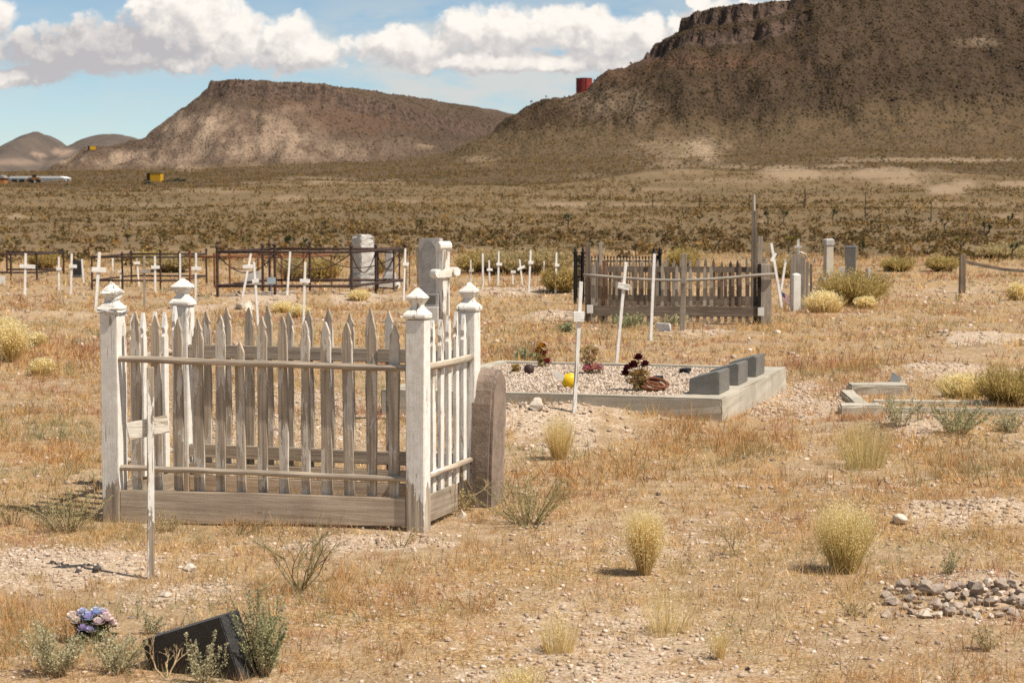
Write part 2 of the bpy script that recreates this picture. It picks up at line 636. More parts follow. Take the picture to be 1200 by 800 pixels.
WD, WL = (0.28, 0.22, 0.16), (0.64, 0.53, 0.41)
M = {
    'post_white': wood_mat('peeling_white_post', WD, WL, 0.71, 'Z', low_bare=True),
    'cap_white': wood_mat('peeling_white_cap', WD, WL, 0.72, 'Z'),
    'picket_bare': wood_mat('bare_grey_picket', WD, WL, 0.44, 'Z', paint_col=(0.66, 0.59, 0.51)),
    'picket_white': wood_mat('peeling_white_picket', WD, WL, 0.66, 'Z'),
    'rail_bare': wood_mat('bare_grey_rail', (0.29, 0.23, 0.175), (0.58, 0.475, 0.365), 0.0, 'X'),
    'rail_side': wood_mat('side_rail', WD, WL, 0.35, 'Y'),
    'board': wood_mat('bare_grey_board', (0.42, 0.325, 0.235), (0.68, 0.555, 0.42), 0.0, 'X'),
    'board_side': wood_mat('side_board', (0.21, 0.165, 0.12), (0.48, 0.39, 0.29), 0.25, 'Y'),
    'cross_white': wood_mat('white_cross_post', (0.20, 0.15, 0.11), (0.50, 0.43, 0.35), 0.88, 'Z', paint_col=(0.82, 0.80, 0.77)),
    'cross_white_x': wood_mat('white_cross_bar', (0.20, 0.15, 0.11), (0.50, 0.43, 0.35), 0.85, 'X', paint_col=(0.82, 0.80, 0.77)),
    'cross_worn': wood_mat('worn_cross_post', (0.24, 0.18, 0.13), (0.52, 0.43, 0.33), 0.52, 'Z'),
    'cross_worn_x': wood_mat('worn_cross_bar', (0.36, 0.28, 0.20), (0.66, 0.56, 0.43), 0.55, 'X', paint_col=(0.80, 0.74, 0.64)),
    'brown': wood_mat('brown_wood', (0.115, 0.082, 0.06), (0.30, 0.23, 0.165), 0.0, 'Z'),
    'brown_x': wood_mat('brown_wood_rail', (0.10, 0.075, 0.055), (0.28, 0.215, 0.16), 0.0, 'X'),
    'grey_wood': wood_mat('grey_wood', (0.24, 0.20, 0.16), (0.48, 0.41, 0.33), 0.0, 'Z'),
    'grey_wood_x': wood_mat('grey_wood_rail', (0.22, 0.19, 0.16), (0.46, 0.40, 0.33), 0.0, 'X'),
    'sandstone': stone_mat('brown_sandstone', (0.15, 0.108, 0.08), (0.28, 0.205, 0.155), 20, 0.7, 0.3, dist=0.008, stain=(0.44, 0.345, 0.275)),
    'granite_dark': stone_mat('dark_granite', (0.032, 0.030, 0.029), (0.055, 0.05, 0.047), 20, 0.3, 0.10, rough=0.45, dist=0.002),
    'granite_grey': stone_mat('grey_granite', (0.13, 0.122, 0.108), (0.19, 0.178, 0.158), 20, 0.2, 0.15, rough=0.55, dist=0.003),
    'granite_pale': stone_mat('pale_rough_granite', (0.36, 0.33, 0.30), (0.56, 0.52, 0.47), 6, 1.0, 0.2, dist=0.03),
    'marble': stone_mat('weathered_marble', (0.34, 0.32, 0.30), (0.52, 0.49, 0.46), 9, 0.3, 0.12, dist=0.005),
    'marble_white': stone_mat('white_marble', (0.62, 0.58, 0.52), (0.74, 0.71, 0.66), 9, 0.3, 0.0, dist=0.005),
    'concrete': stone_mat('weathered_concrete', (0.36, 0.315, 0.245), (0.50, 0.445, 0.36), 5, 0.5, 0.10, dist=0.008, stain=(0.27, 0.225, 0.165)),
    'iron': flat_mat('rusty_iron_pipe', (0.06, 0.042, 0.036), 0.75, 0.2, 0.4, 9, rust=(0.085, 0.048, 0.036)),
    'rust': flat_mat('orange_rusty_pipe', (0.30, 0.13, 0.05), 0.8, 0.1, 0.4, 9, rust=(0.16, 0.07, 0.035)),
    'black_iron': flat_mat('black_iron', (0.022, 0.02, 0.02), 0.55, 0.4, 0.3, 9),
    'steel': flat_mat('galvanised_plate', (0.34, 0.37, 0.38), 0.5, 0.6, 0.25, 9),
    'brown_rock': stone_mat('brown_rock', (0.20, 0.15, 0.115), (0.40, 0.305, 0.235), 11, 0.9, 0.1, dist=0.02),
    'heap_rock': stone_mat('heap_rock', (0.26, 0.20, 0.155), (0.45, 0.36, 0.285), 11, 0.9, 0.1, dist=0.02),
    'dark_rock': stone_mat('dark_rock', (0.06, 0.05, 0.05), (0.13, 0.11, 0.105), 11, 0.9, 0.1, dist=0.02),
    'pale_rock': stone_mat('pale_rock', (0.45, 0.37, 0.29), (0.66, 0.57, 0.47), 9, 0.9, 0.05, dist=0.02),
    'leaf': leaf_mat('foliage', 0.28),
    'straw': leaf_mat('dry_grass', 0.38),
    'fluff': leaf_mat('fluffy_straw', 0.62, rough=0.9),
    'petal': leaf_mat('petals', 0.25, rough=0.6),
    'bark': wood_mat('bark', (0.07, 0.055, 0.04), (0.17, 0.135, 0.10), 0.0, 'Z'),
    'pole': wood_mat('utility_pole_wood', (0.05, 0.038, 0.03), (0.10, 0.08, 0.06), 0.0, 'Z'),
    'yellow_paint': flat_mat('yellow_paint', (0.62, 0.33, 0.02), 0.6, 0.0, 0.2, 1.5),
    'red_paint': flat_mat('faded_red_paint', (0.30, 0.048, 0.040), 0.7, 0.0, 0.3, 0.8),
    'white_metal': flat_mat('white_sheet_metal', (0.72, 0.72, 0.70), 0.5, 0.0, 0.1, 0.6),
    'orange_wall': flat_mat('orange_brown_boards', (0.40, 0.17, 0.06), 0.8, 0.0, 0.3, 1.0),
    'dark_gap': flat_mat('dark_opening', (0.02, 0.018, 0.016), 0.9),
    'roof_grey': flat_mat('grey_roof', (0.25, 0.24, 0.22), 0.7, 0.0, 0.2, 0.8),
}


# ------------------------------------------------------------------ mesas, plain, ground
def poly_sd(x, y, poly):
    """signed distance to a closed outline, negative inside"""
    d = np.full(x.shape, 1e9)
    inside = np.zeros(x.shape, bool)
    n = len(poly)
    for i in range(n):
        ax, ay = poly[i]
        bx, by = poly[(i + 1) % n]
        ex, ey = bx - ax, by - ay
        t = np.clip(((x - ax) * ex + (y - ay) * ey) / (ex * ex + ey * ey), 0, 1)
        d = np.minimum(d, np.hypot(x - ax - t * ex, y - ay - t * ey))
        c = ((ay > y) != (by > y)) & (x < (bx - ax) * (y - ay) / (by - ay + 1e-12) + ax)
        inside ^= c
    return np.where(inside, -d, d)


RIM_R = [(69, 790), (84, 757), (120, 742), (175, 735), (260, 738), (400, 725), (700, 690), (1000, 900), (1000, 1500), (330, 1500), (150, 1050), (84, 850)]
RIM_L = [(-184, 1212), (-170, 1196), (-120, 1204), (-75, 1222), (-40, 1262), (-5, 1330), (60, 1420), (160, 1500), (300, 1700), (0, 1900), (-120, 1500), (-172, 1262)]


def softplus(v, k):
    return np.log1p(np.exp(np.clip(v / k, -30, 30))) * k


def terrain(x, y):
    """height, cliff share, talus share"""
    x = np.atleast_1d(np.asarray(x, float))
    y = np.atleast_1d(np.asarray(y, float))
    z0 = height(x, y)
    m = y > 330
    if not m.any():
        return z0, np.zeros_like(z0), np.zeros_like(z0)
    X, Y = x[m], y[m]
    base = plain(X, Y)
    # right mesa
    d = poly_sd(X, Y, RIM_R)
    gul = fbm(X / 40 + Y / 190, Y / 150, 61, 4) - 0.5
    d = d + gul * 30 * sstep(5, 60, d) + (fbm(X / 9, Y / 9, 71, 4) - 0.5) * 13 + (vnoise(X / 2.6, Y / 14, 75) - 0.5) * 3.0
    c = np.clip(1 - (X - 92) / 34, 0.0, 1) * 0.97 + 0.03 + 0.22 * np.exp(-((X - 165) / 22) ** 2)
    c = np.clip(c * (0.55 + 0.9 * vnoise(X / 13, Y / 60, 78)), 0, 1.1)
    top = 80.0 + np.clip((X - 80) * 0.085, -2, 18) + np.clip(-d, 0, 60) * 0.02
    drop = c * (4.8 * sstep(0, 2.5, d) + 4.0 * sstep(10.0, 12.5, d))
    H = top - base - 8
    apron = 10 * np.exp(-np.clip(d - 75, 0, 1e4) / 70) * sstep(330, 420, Y)
    zr = base + apron + softplus(H - drop - 0.485 * np.clip(d - 1, 0, 1e4), 7.5)
    zr = zr + (fbm(X / 14, Y / 14, 81, 4) - 0.5) * 2.6 * sstep(2, 12, H - 0.5 * np.clip(d, 0, 400))
    cl_r = c * (sstep(-1, 0.5, d) * sstep(5.5, 3.0, d) + sstep(9.5, 10.5, d) * sstep(16, 13, d))
    ta_r = sstep(0, 25, H - 0.5 * np.clip(d, 0, 400))
    # left mesa
    e = poly_sd(X, Y, RIM_L)
    gul = fbm(X / 30 + Y / 200, Y / 170, 62, 4) - 0.5
    e = e + gul * 40 * sstep(4, 70, e) + (fbm(X / 12, Y / 12, 72, 4) - 0.5) * 11 + (vnoise(X / 3.5, Y / 20, 76) - 0.5) * 3.5
    # tablet top tilts down to the right and towards us
    tf = np.interp(X, [-190, -120, -55, 0, 80, 300], [84.5, 82, 66, 61, 60, 55])
    tb = np.interp(X, [-190, -130, -60, 0, 80, 300], [85.5, 87, 84, 78, 70, 55])
    topl = lerp(tf, tb, sstep(0, 90, -e))
    cl = np.interp(X, [-186, -60, 0, 120], [1, 0.9, 0.75, 0.5]) * (0.6 + 0.7 * vnoise(X / 25, Y / 90, 79))
    dropl = cl * (5.5 * sstep(0, 3, e) + 1.8 * sstep(7, 10, e))
    Hl = topl - base
    zl = base + softplus(Hl - dropl - 0.52 * np.clip(e - 2, 0, 1e4), 6)
    zl = zl + (fbm(X / 17, Y / 17, 82, 4) - 0.5) * 3.0 * sstep(2, 12, Hl - 0.5 * np.clip(e, 0, 400))
    cl_l = np.clip(cl * (sstep(-1, 0.5, e) * sstep(8, 4, e) + 0.7 * sstep(6.5, 7.5, e) * sstep(14, 10, e)), 0, 1)
    ta_l = sstep(0, 25, Hl - 0.5 * np.clip(e, 0, 400))
    z = z0.copy()
    mm = np.maximum(zr, zl)
    z[m] = np.maximum(z0[m], mm)
    cliff = np.zeros_like(z0)
    talus = np.zeros_like(z0)
    cliff[m] = np.where(zr > zl, cl_r, cl_l)
    talus[m] = np.where(zr > zl, ta_r, -ta_l)          # sign tells the two mesas apart
    return z, cliff, talus


def TZ(x, y):
    return float(terrain(x, y)[0][0])


def GT(px, py, t0=60.0, t1=2200.0):
    """far ground point behind a photo pixel"""
    r = ray(px, py)
    ts = np.exp(np.linspace(math.log(t0), math.log(t1), 2600))
    below = EYE + r.z * ts < terrain(r.x * ts, r.y * ts)[0]
    i = int(np.argmax(below))
    t = ts[i] if below.any() else ts[-1]
    return r.x * t, r.y * t, TZ(r.x * t, r.y * t)


def skyline(px, y0=40, y1=215):
    """highest land seen in one photo column"""
    for py in np.arange(y0, y1, 1.5):
        r = ray(px, py)
        ts = np.exp(np.linspace(math.log(350), math.log(1400), 500))
        below = EYE + r.z * ts < terrain(r.x * ts, r.y * ts)[0]
        if below.any():
            t = ts[int(np.argmax(below))]
            return r.x * t, r.y * t, TZ(r.x * t, r.y * t)
    raise RuntimeError('no skyline at %s' % px)


def patches(px, py, spots):
    """blotches given as photo ellipses, frayed by noise"""
    out = np.zeros(px.shape)
    fr = fbm(px / 22, py / 9, 91, 4) - 0.5
    for cx, cy, rx, ry, s in spots:
        q = np.sqrt(((px - cx) / rx) ** 2 + ((py - cy) / ry) ** 2) + fr * 1.1
        out = np.maximum(out, s * sstep(1.15, 0.3, q))
    return out


GRAVEL = [(70, 660, 190, 34, 1), (215, 692, 90, 20, .8), (640, 502, 120, 30, 1), (700, 750, 190, 60, .6), (770, 640, 170, 36, .5), (930, 470, 75, 30, 1),
          (1140, 607, 110, 17, 1), (1160, 402, 110, 12, .95), (1110, 440, 90, 11, .95), (1085, 503, 75, 16, .8), (300, 352, 60, 7, .9), (430, 352, 70, 6, .9),
          (660, 374, 60, 7, .9), (600, 345, 70, 5, .8), (700, 790, 260, 18, .75), (420, 632, 170, 15, .75), (340, 490, 170, 50, .7), (830, 392, 70, 6, .7),
          (60, 372, 90, 5, .5), (1000, 345, 50, 5, .5), (1140, 335, 50, 4, .5), (240, 365, 60, 6, .7), (960, 740, 120, 30, .35), (200, 400, 160, 12, .35),
          (1000, 570, 160, 14, .35), (1130, 345, 60, 4, .4), (1180, 700, 120, 30, .55), (520, 690, 120, 16, .4), (860, 610, 90, 16, .4)]
ORANGE = [(985, 436, 90, 14, 1), (840, 520, 110, 30, .8), (450, 700, 150, 45, .5), (60, 520, 90, 40, .6), (1150, 555, 100, 25, .7), (700, 560, 120, 30, .5),
          (330, 600, 120, 20, .6), (990, 620, 70, 14, .7), (80, 420, 100, 30, .5), (30, 740, 90, 40, .8), (620, 420, 60, 14, .5), (1050, 520, 120, 22, .5)]
GREEN = [(70, 600, 70, 20, .9), (610, 590, 60, 34, .6), (1100, 492, 100, 14, .9), (720, 378, 60, 8, .9), (40, 500, 70, 30, .35), (130, 395, 90, 9, .4), (620, 410, 50, 10, .7),
         (760, 376, 70, 6, .8), (1060, 390, 90, 14, .35), (200, 745, 150, 40, .3), (1120, 650, 70, 30, .25), (380, 590, 80, 20, .3)]
PALE_FAR = [(985, 196, 46, 5, .7), (1062, 212, 40, 6, .8), (1130, 216, 26, 7, .9), (860, 196, 40, 5, .6), (1010, 188, 60, 3, .5), (770, 222, 70, 3, .4), (480, 236, 50, 3, .5), (150, 262, 60, 2.5, .4), (310, 216, 40, 4, .5), (180, 240, 50, 3, .4), (822, 178, 34, 20, 1), (790, 180, 60, 30, .5), (935, 203, 60, 11, .9), (1045, 203, 70, 10, .9), (1112, 222, 34, 9, 1), (1080, 187, 150, 3.5, .7),
            (1190, 216, 50, 5, .8), (1142, 50, 32, 7, .5), (715, 120, 70, 26, .35), (690, 205, 24, 5, .35), (655, 240, 40, 4, .8), (745, 240, 40, 3, .6),
            (390, 212, 80, 6, .6), (345, 233, 26, 7, .6), (220, 197, 26, 5, .5), (235, 224, 60, 4, .55), (20, 254, 22, 5, .8), (560, 187, 26, 8, .5), (500, 172, 14, 4, .9),
            (1180, 255, 30, 6, .7), (1090, 262, 44, 4, .6), (900, 260, 24, 2.5, .9), (1130, 240, 80, 4, .4), (440, 215, 60, 3, .5), (1185, 290, 40, 5, .4), (840, 212, 90, 4, .45)]
TALUS_TAN = [(262, 158, 78, 44, 1), (330, 165, 75, 40, .9), (150, 186, 110, 13, .9), (410, 176, 50, 16, .7), (300, 195, 110, 10, .5), (212, 150, 30, 18, .8), (468, 170, 30, 14, .5)]


def near_masks(x, y):
    px, py = project(x, y, np.zeros_like(x))
    ok = (y > 2)
    px = np.where(ok, px, -9e3)
    return patches(px, py, GRAVEL) * ok, patches(px, py, ORANGE) * ok, patches(px, py, GREEN) * ok


def ground_material():
    m, t, p, out = new_mat('dry_ground')
    tc = t.new('ShaderNodeTexCoord')
    P = tc.outputs['Object']
    gravel, far = t.attr('gravel', 'Fac'), t.attr('far', 'Fac')
    cell = t.new('ShaderNodeTexVoronoi')
    t.put(cell.inputs['Vector'], P)
    cell.inputs['Scale'].default_value = 55
    cellv = t.new('ShaderNodeSeparateColor')
    t.put(cellv.inputs[0], cell.outputs['Color'])
    n_s = t.noise(P, 7.0, 6, 0.65)
    n_f = t.noise(P, 55.0, 4, 0.65)
    n_b = t.noise(P, 0.9, 4, 0.6)
    dirt = t.mix(t.smooth(n_s, 0.3, 0.7), (0.25, 0.155, 0.088), (0.42, 0.28, 0.17))
    litter = t.mix(t.smooth(n_f, 0.38, 0.62), (0.20, 0.115, 0.052), (0.50, 0.335, 0.165))
    soil = t.mix(t.smooth(n_b, 0.35, 0.62), dirt, litter)
    peb = t.ramp(cellv.outputs[0], [(0.0, (0.18, 0.13, 0.095)), (0.25, (0.38, 0.28, 0.195)), (0.6, (0.53, 0.41, 0.30)), (1.0, (0.68, 0.565, 0.44))])
    gr = t.mix(t.smooth(n_s, 0.25, 0.75, 0.25, 0.85), (0.43, 0.32, 0.222), peb)
    gm = t.smooth(t.math('ADD', gravel, t.math('MULTIPLY', t.math('SUBTRACT', n_s, 0.5), 1.3)), 0.2, 0.85)
    rust = t.noise(P, 1.7, 5, 0.65)
    soil = t.mix(t.smooth(rust, 0.52, 0.66, 0, 0.55), soil, (0.37, 0.20, 0.125))
    soil = t.mix(t.smooth(n_b, 0.62, 0.45, 0, 0.30), soil, (0.33, 0.27, 0.16))
    grit = t.math('MULTIPLY', t.smooth(cellv.outputs[1], 0.45, 0.6), t.smooth(n_s, 0.42, 0.64, 0.05, 0.55))
    soil = t.mix(grit, soil, peb)
    near = t.mix(gm, soil, gr)
    wide = t.noise(P, 0.05, 5, 0.6)
    fine = t.noise(P, 0.9, 4, 0.65)
    plainc = t.mix(t.smooth(wide, 0.35, 0.65), (0.158, 0.106, 0.057), (0.21, 0.137, 0.070))
    plainc = t.mix(t.smooth(fine, 0.35, 0.7, 0, 0.6), plainc, (0.120, 0.095, 0.050))
    plainc = t.mix(t.math('MULTIPLY', t.attr('pale', 'Fac'), t.smooth(fine, 0.3, 0.6, 0.35, 0.85)), plainc, (0.33, 0.235, 0.15))
    col = t.mix(far, near, plainc)
    t.put(p.inputs['Base Color'], col)
    p.inputs['Roughness'].default_value = 0.95
    p.inputs['Specular IOR Level'].default_value = 0.1
    hgt = t.math('ADD', t.math('MULTIPLY', n_s, 0.5), t.math('MULTIPLY', cell.outputs['Distance'], -0.5))
    hgt = t.math('ADD', hgt, t.math('MULTIPLY', n_f, 0.3))
    bump(t, p, hgt, 0.8, 0.02)
    return m


def hill_material():
    m, t, p, out = new_mat('desert_hillside')
    tc = t.new('ShaderNodeTexCoord')
    P = tc.outputs['Object']
    cliff, tan, pale, red, left = (t.attr(k, 'Fac') for k in ('cliff', 'tan', 'pale', 'red', 'left'))
    wide = t.noise(P, 0.018, 5, 0.6)
    mid = t.noise(P, 0.11, 6, 0.68)
    fine = t.noise(P, 0.6, 5, 0.7)
    col_r = t.mix(t.smooth(wide, 0.35, 0.65), (0.066, 0.043, 0.028), (0.088, 0.057, 0.037))
    col_l = t.mix(t.smooth(wide, 0.35, 0.65), (0.108, 0.073, 0.052), (0.142, 0.096, 0.068))
    col = t.mix(left, col_r, col_l)
    col = t.mix(t.smooth(mid, 0.42, 0.68, 0, 0.3), col, (0.066, 0.050, 0.033))
    chute = t.noise(t.vmath('MULTIPLY', P, (0.05, 0.009, 0.02)), 1.0, 5, 0.6, dist=0.6)
    tm = t.math('MULTIPLY', tan, t.smooth(t.math('MULTIPLY_ADD', mid, 0.35, t.math('MULTIPLY', chute, 0.65)), 0.40, 0.56, 0.06, 1.0))
    col = t.mix(tm, col, (0.33, 0.235, 0.165))
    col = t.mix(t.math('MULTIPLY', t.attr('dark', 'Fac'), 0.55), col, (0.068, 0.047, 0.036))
    col = t.mix(t.math('MULTIPLY', red, t.smooth(mid, 0.3, 0.6, 0.2, 0.6)), col, (0.15, 0.078, 0.050))
    pm = t.math('MULTIPLY', pale, t.smooth(t.math('MULTIPLY_ADD', mid, 0.6, t.math('MULTIPLY', fine, 0.4)), 0.36, 0.58, 0.2, 0.9))
    col = t.mix(t.math('MULTIPLY', t.attr('foot', 'Fac'), t.smooth(mid, 0.3, 0.6, 0.5, 0.95)), col, (0.142, 0.096, 0.053))
    col = t.mix(pm, col, (0.40, 0.29, 0.19))
    streak = t.noise(t.vmath('MULTIPLY', P, (0.5, 0.5, 0.12)), 1.0, 5, 0.65)
    rock = t.mix(t.smooth(streak, 0.35, 0.65), (0.055, 0.038, 0.029), (0.14, 0.092, 0.068))
    col = t.mix(t.smooth(cliff, 0.2, 0.7), col, rock)
    # bushes too small to be modelled at this range: their own dark green and straw dots
    bush = t.voro(P, 0.55)
    col = t.mix(t.math('MULTIPLY', t.smooth(bush, 0.42, 0.22, 0.0, 0.4), t.math('SUBTRACT', 1.0, t.math('MAXIMUM', pale, cliff), clamp=True)), col, (0.062, 0.052, 0.031))
    t.put(p.inputs['Base Color'], col)
    p.inputs['Roughness'].default_value = 0.95
    p.inputs['Specular IOR Level'].default_value = 0.08
    hgt = t.math('ADD', t.math('MULTIPLY', fine, 1.0), t.math('MULTIPLY', t.smooth(bush, 0.45, 0.1), 0.8))
    hgt = t.math('ADD', hgt, t.math('MULTIPLY', mid, 1.4))
    bump(t, p, hgt, 0.9, 1.0)
    return m


FINE = np.radians(np.linspace(-22, 22, 861))
WIDE = np.radians(np.arange(27, 334, 5.0))
ANG = np.concatenate([FINE, WIDE])


def ring_mesh(name, rows, mat, close=False):
    a, r = np.meshgrid(ANG, rows)
    x, y = r * np.sin(a), r * np.cos(a)
    shp = x.shape
    z, cliff, talus = terrain(x.ravel(), y.ravel())
    n = shp[1]
    i = np.arange(shp[0] - 1)[:, None] * n
    j = np.arange(n)[None, :]
    j2 = (j + 1) % n
    f = np.stack([i + j, i + j2, i + n + j2, i + n + j], -1).reshape(-1, 4)
    v = np.stack([x.ravel(), y.ravel(), z], 1)
    px, py = project(v[:, 0], np.where(v[:, 1] > 2, v[:, 1], 2.0), v[:, 2])
    front = v[:, 1] > 2
    fl = {}
    g, o_, gr = near_masks(v[:, 0], v[:, 1])
    fl['gravel'] = g * (v[:, 1] < 70)
    fl['far'] = sstep(52, 84, v[:, 1] + (fbm(v[:, 0] / 6, v[:, 1] / 6, 95, 3) - 0.5) * 40)
    fl['pale'] = patches(px, py, PALE_FAR) * front * (v[:, 1] > 70)
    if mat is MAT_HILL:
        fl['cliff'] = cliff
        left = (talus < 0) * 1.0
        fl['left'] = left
        fl['dark'] = left * patches(px, py, [(500, 150, 120, 45, 1), (255, 196, 34, 8, .9), (395, 150, 40, 30, .6), (120, 170, 60, 10, .5)])  # the small mid-slope patch is shadow painted into the hillside colour
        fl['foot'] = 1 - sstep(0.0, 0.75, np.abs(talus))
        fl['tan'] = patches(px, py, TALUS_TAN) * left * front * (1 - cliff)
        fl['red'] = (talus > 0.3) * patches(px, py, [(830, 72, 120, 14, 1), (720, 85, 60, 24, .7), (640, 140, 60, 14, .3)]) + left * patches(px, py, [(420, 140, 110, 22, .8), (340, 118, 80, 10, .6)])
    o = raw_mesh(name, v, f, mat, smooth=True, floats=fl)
    tag(o, kind='structure')
    return o


MAT_GROUND = ground_material()
MAT_HILL = hill_material()
rows_near = np.concatenate([[0.02, 0.8, 2.0, 3.2], np.exp(np.linspace(math.log(4.0), math.log(420), 560))])
ring_mesh('ground', rows_near, MAT_GROUND)
rows_far = np.concatenate([np.linspace(420, 700, 100), np.linspace(702.6, 800, 50), np.linspace(803, 1500, 210)[0:], np.geomspace(1540, 7000, 26)])
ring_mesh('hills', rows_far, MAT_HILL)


def far_hills():
    xs = np.linspace(-1500, 1400, 420)
    ys = np.linspace(2700, 3500, 60)
    x, y = np.meshgrid(xs, ys)
    z = np.full(x.shape, -30.0)
    for px, top, rx, ry in ((45, 155, 105, 330), (132, 157, 170, 300), (-40, 163, 150, 320), (-180, 150, 240, 320), (210, 176, 150, 300), (330, 182, 400, 300), (-420, 170, 300, 300)):
        cx = (px - 600) / FPX * 3100
        H = 1.6 + (250 - top) / FPX * 3100 + 30
        q = np.sqrt(((x - cx) / rx) ** 2 + ((y - 3100) / ry) ** 2)
        z = np.maximum(z, -30 + H * np.exp(-(q * 1.0) ** 1.7 * 0.75))
    z = z + (fbm(x / 60, y / 60, 101, 5) - 0.5) * 16
    v = np.stack([x.ravel(), y.ravel(), z.ravel()], 1)
    n = len(xs)
    i = np.arange(len(ys) - 1)[:, None] * n
    j = np.arange(n - 1)[None, :]
    f = np.stack([i + j, i + j + 1, i + n + j + 1, i + n + j], -1).reshape(-1, 4)
    px, py = project(v[:, 0], v[:, 1], v[:, 2])
    m, t, p, out = new_mat('distant_hillside')
    P = t.new('ShaderNodeTexCoord').outputs['Object']
    mid = t.noise(P, 0.02, 6, 0.7)
    c = t.mix(t.smooth(mid, 0.35, 0.65), (0.085, 0.068, 0.055), (0.12, 0.092, 0.073))
    c = t.mix(t.math('MULTIPLY', t.attr('pale', 'Fac'), t.smooth(mid, 0.3, 0.55)), c, (0.36, 0.25, 0.18))
    t.put(p.inputs['Base Color'], c)
    p.inputs['Roughness'].default_value = 0.95
    bump(t, p, mid, 0.8, 8.0)
    o = raw_mesh('distant_hills', v, f, m, smooth=True, floats={'pale': patches(px, py, [(74, 179, 14, 5, 1), (44, 183, 10, 5, .8), (20, 190, 60, 5, .4)])})
    tag(o, kind='structure')


far_hills()


# ------------------------------------------------------------------ plants as masses
def tri_soup(name, base, per, make, mat):
    pass


def unit(n):
    v = rng.normal(size=(n, 3))
    return v / np.linalg.norm(v, axis=1)[:, None]


def leaf_tris(cent, size, col, flat=0.0):
    """one randomly turned triangle per centre"""
    n = len(cent)
    u, w = unit(n), unit(n)
    w = np.cross(u, w)
    w /= np.linalg.norm(w, axis=1)[:, None] + 1e-9
    s = size[:, None]
    a = cent + u * s
    b = cent - u * s * 0.55 + w * s * 0.75
    c = cent - u * s * 0.55 - w * s * 0.75
    v = np.stack([a, b, c], 1).reshape(-1, 3)
    f = np.arange(3 * n).reshape(-1, 3)
    return v, f, np.repeat(col, 3, axis=0)


def scrub_cloud(bx, by, bz, rad, hgt, per, col):
    """leafy mounds: per triangles in each"""
    n = len(bx)
    i = np.repeat(np.arange(n), per)
    d = unit(len(i))
    d[:, 2] = np.abs(d[:, 2])
    k = rng.random(len(i)) ** 0.45
    lop = 1 + 0.35 * np.sin(3 * np.arctan2(d[:, 1], d[:, 0]) + i)
    c = np.stack([bx[i] + d[:, 0] * k * rad[i] * lop, by[i] + d[:, 1] * k * rad[i] * lop, bz[i] + 0.05 * hgt[i] + d[:, 2] * k * hgt[i]], 1)
    cc = col[i] * (0.7 + 0.6 * rng.random((len(i), 1)))
    return leaf_tris(c, rad[i] * (0.16 + 0.22 * rng.random(len(i))), cc)


SCRUB_COLS = np.array([(0.135, 0.112, 0.055), (0.165, 0.140, 0.080), (0.20, 0.150, 0.070), (0.125, 0.094, 0.058), (0.22, 0.175, 0.105), (0.09, 0.085, 0.042), (0.27, 0.195, 0.085)])
SCRUB_P = [.24, .22, .15, .14, .10, .11, .04]


def join_soups(parts):
    vs, fs, cs, o = [], [], [], 0
    for v, f, c in parts:
        vs.append(v)
        fs.append(f + o)
        cs.append(c)
        o += len(v)
    return np.concatenate(vs), np.concatenate(fs), np.concatenate(cs)


def sample_sector(n, y0, y1, half=0.36):
    """points spread evenly over the ground of the view sector"""
    y = np.sqrt(rng.random(n) * (y1 * y1 - y0 * y0) + y0 * y0)
    x = (rng.random(n) * 2 - 1) * half * y
    return x, y


def plain_scrub():
    parts = []
    for y0, y1, dens, per, r0, r1 in ((58, 110, 1.0, 26, .13, .36), (110, 220, .62, 11, .18, .44), (220, 430, .26, 7, .28, .66)):
        n = int(0.36 * (y1 * y1 - y0 * y0) * dens)
        x, y = sample_sector(n, y0, y1)
        px, py = project(x, y, terrain(x, y)[0])
        keep = rng.random(n) > patches(px, py, PALE_FAR) * 1.1
        keep &= rng.random(n) < sstep(56, 78, y + (fbm(x / 9, y / 9, 95, 3) - 0.5) * 30) * np.clip(1.9 * fbm(x / 14, y / 26, 99, 4) - 0.15, 0.12, 1)
        x, y = x[keep], y[keep]
        n = len(x)
        rad = (r0 + (r1 - r0) * rng.random(n) ** 2.2) * (0.7 + 0.7 * fbm(x / 11, y / 20, 93, 2))
        k = rng.choice(len(SCRUB_COLS), n, p=SCRUB_P)
        parts.append(scrub_cloud(x, y, terrain(x, y)[0], rad, rad * (0.75 + 0.5 * rng.random(n)), per, SCRUB_COLS[k] * (1.18, 0.93, 0.66) * (0.65 + 0.8 * fbm(x / 20, y / 34, 97, 3))[:, None]))
    v, f, c = join_soups(parts)
    tag(raw_mesh('desert_scrub', v, f, M['leaf'], cols=c), 'low olive and brown desert scrub covering the plain behind the cemetery', 'scrub', kind='stuff')


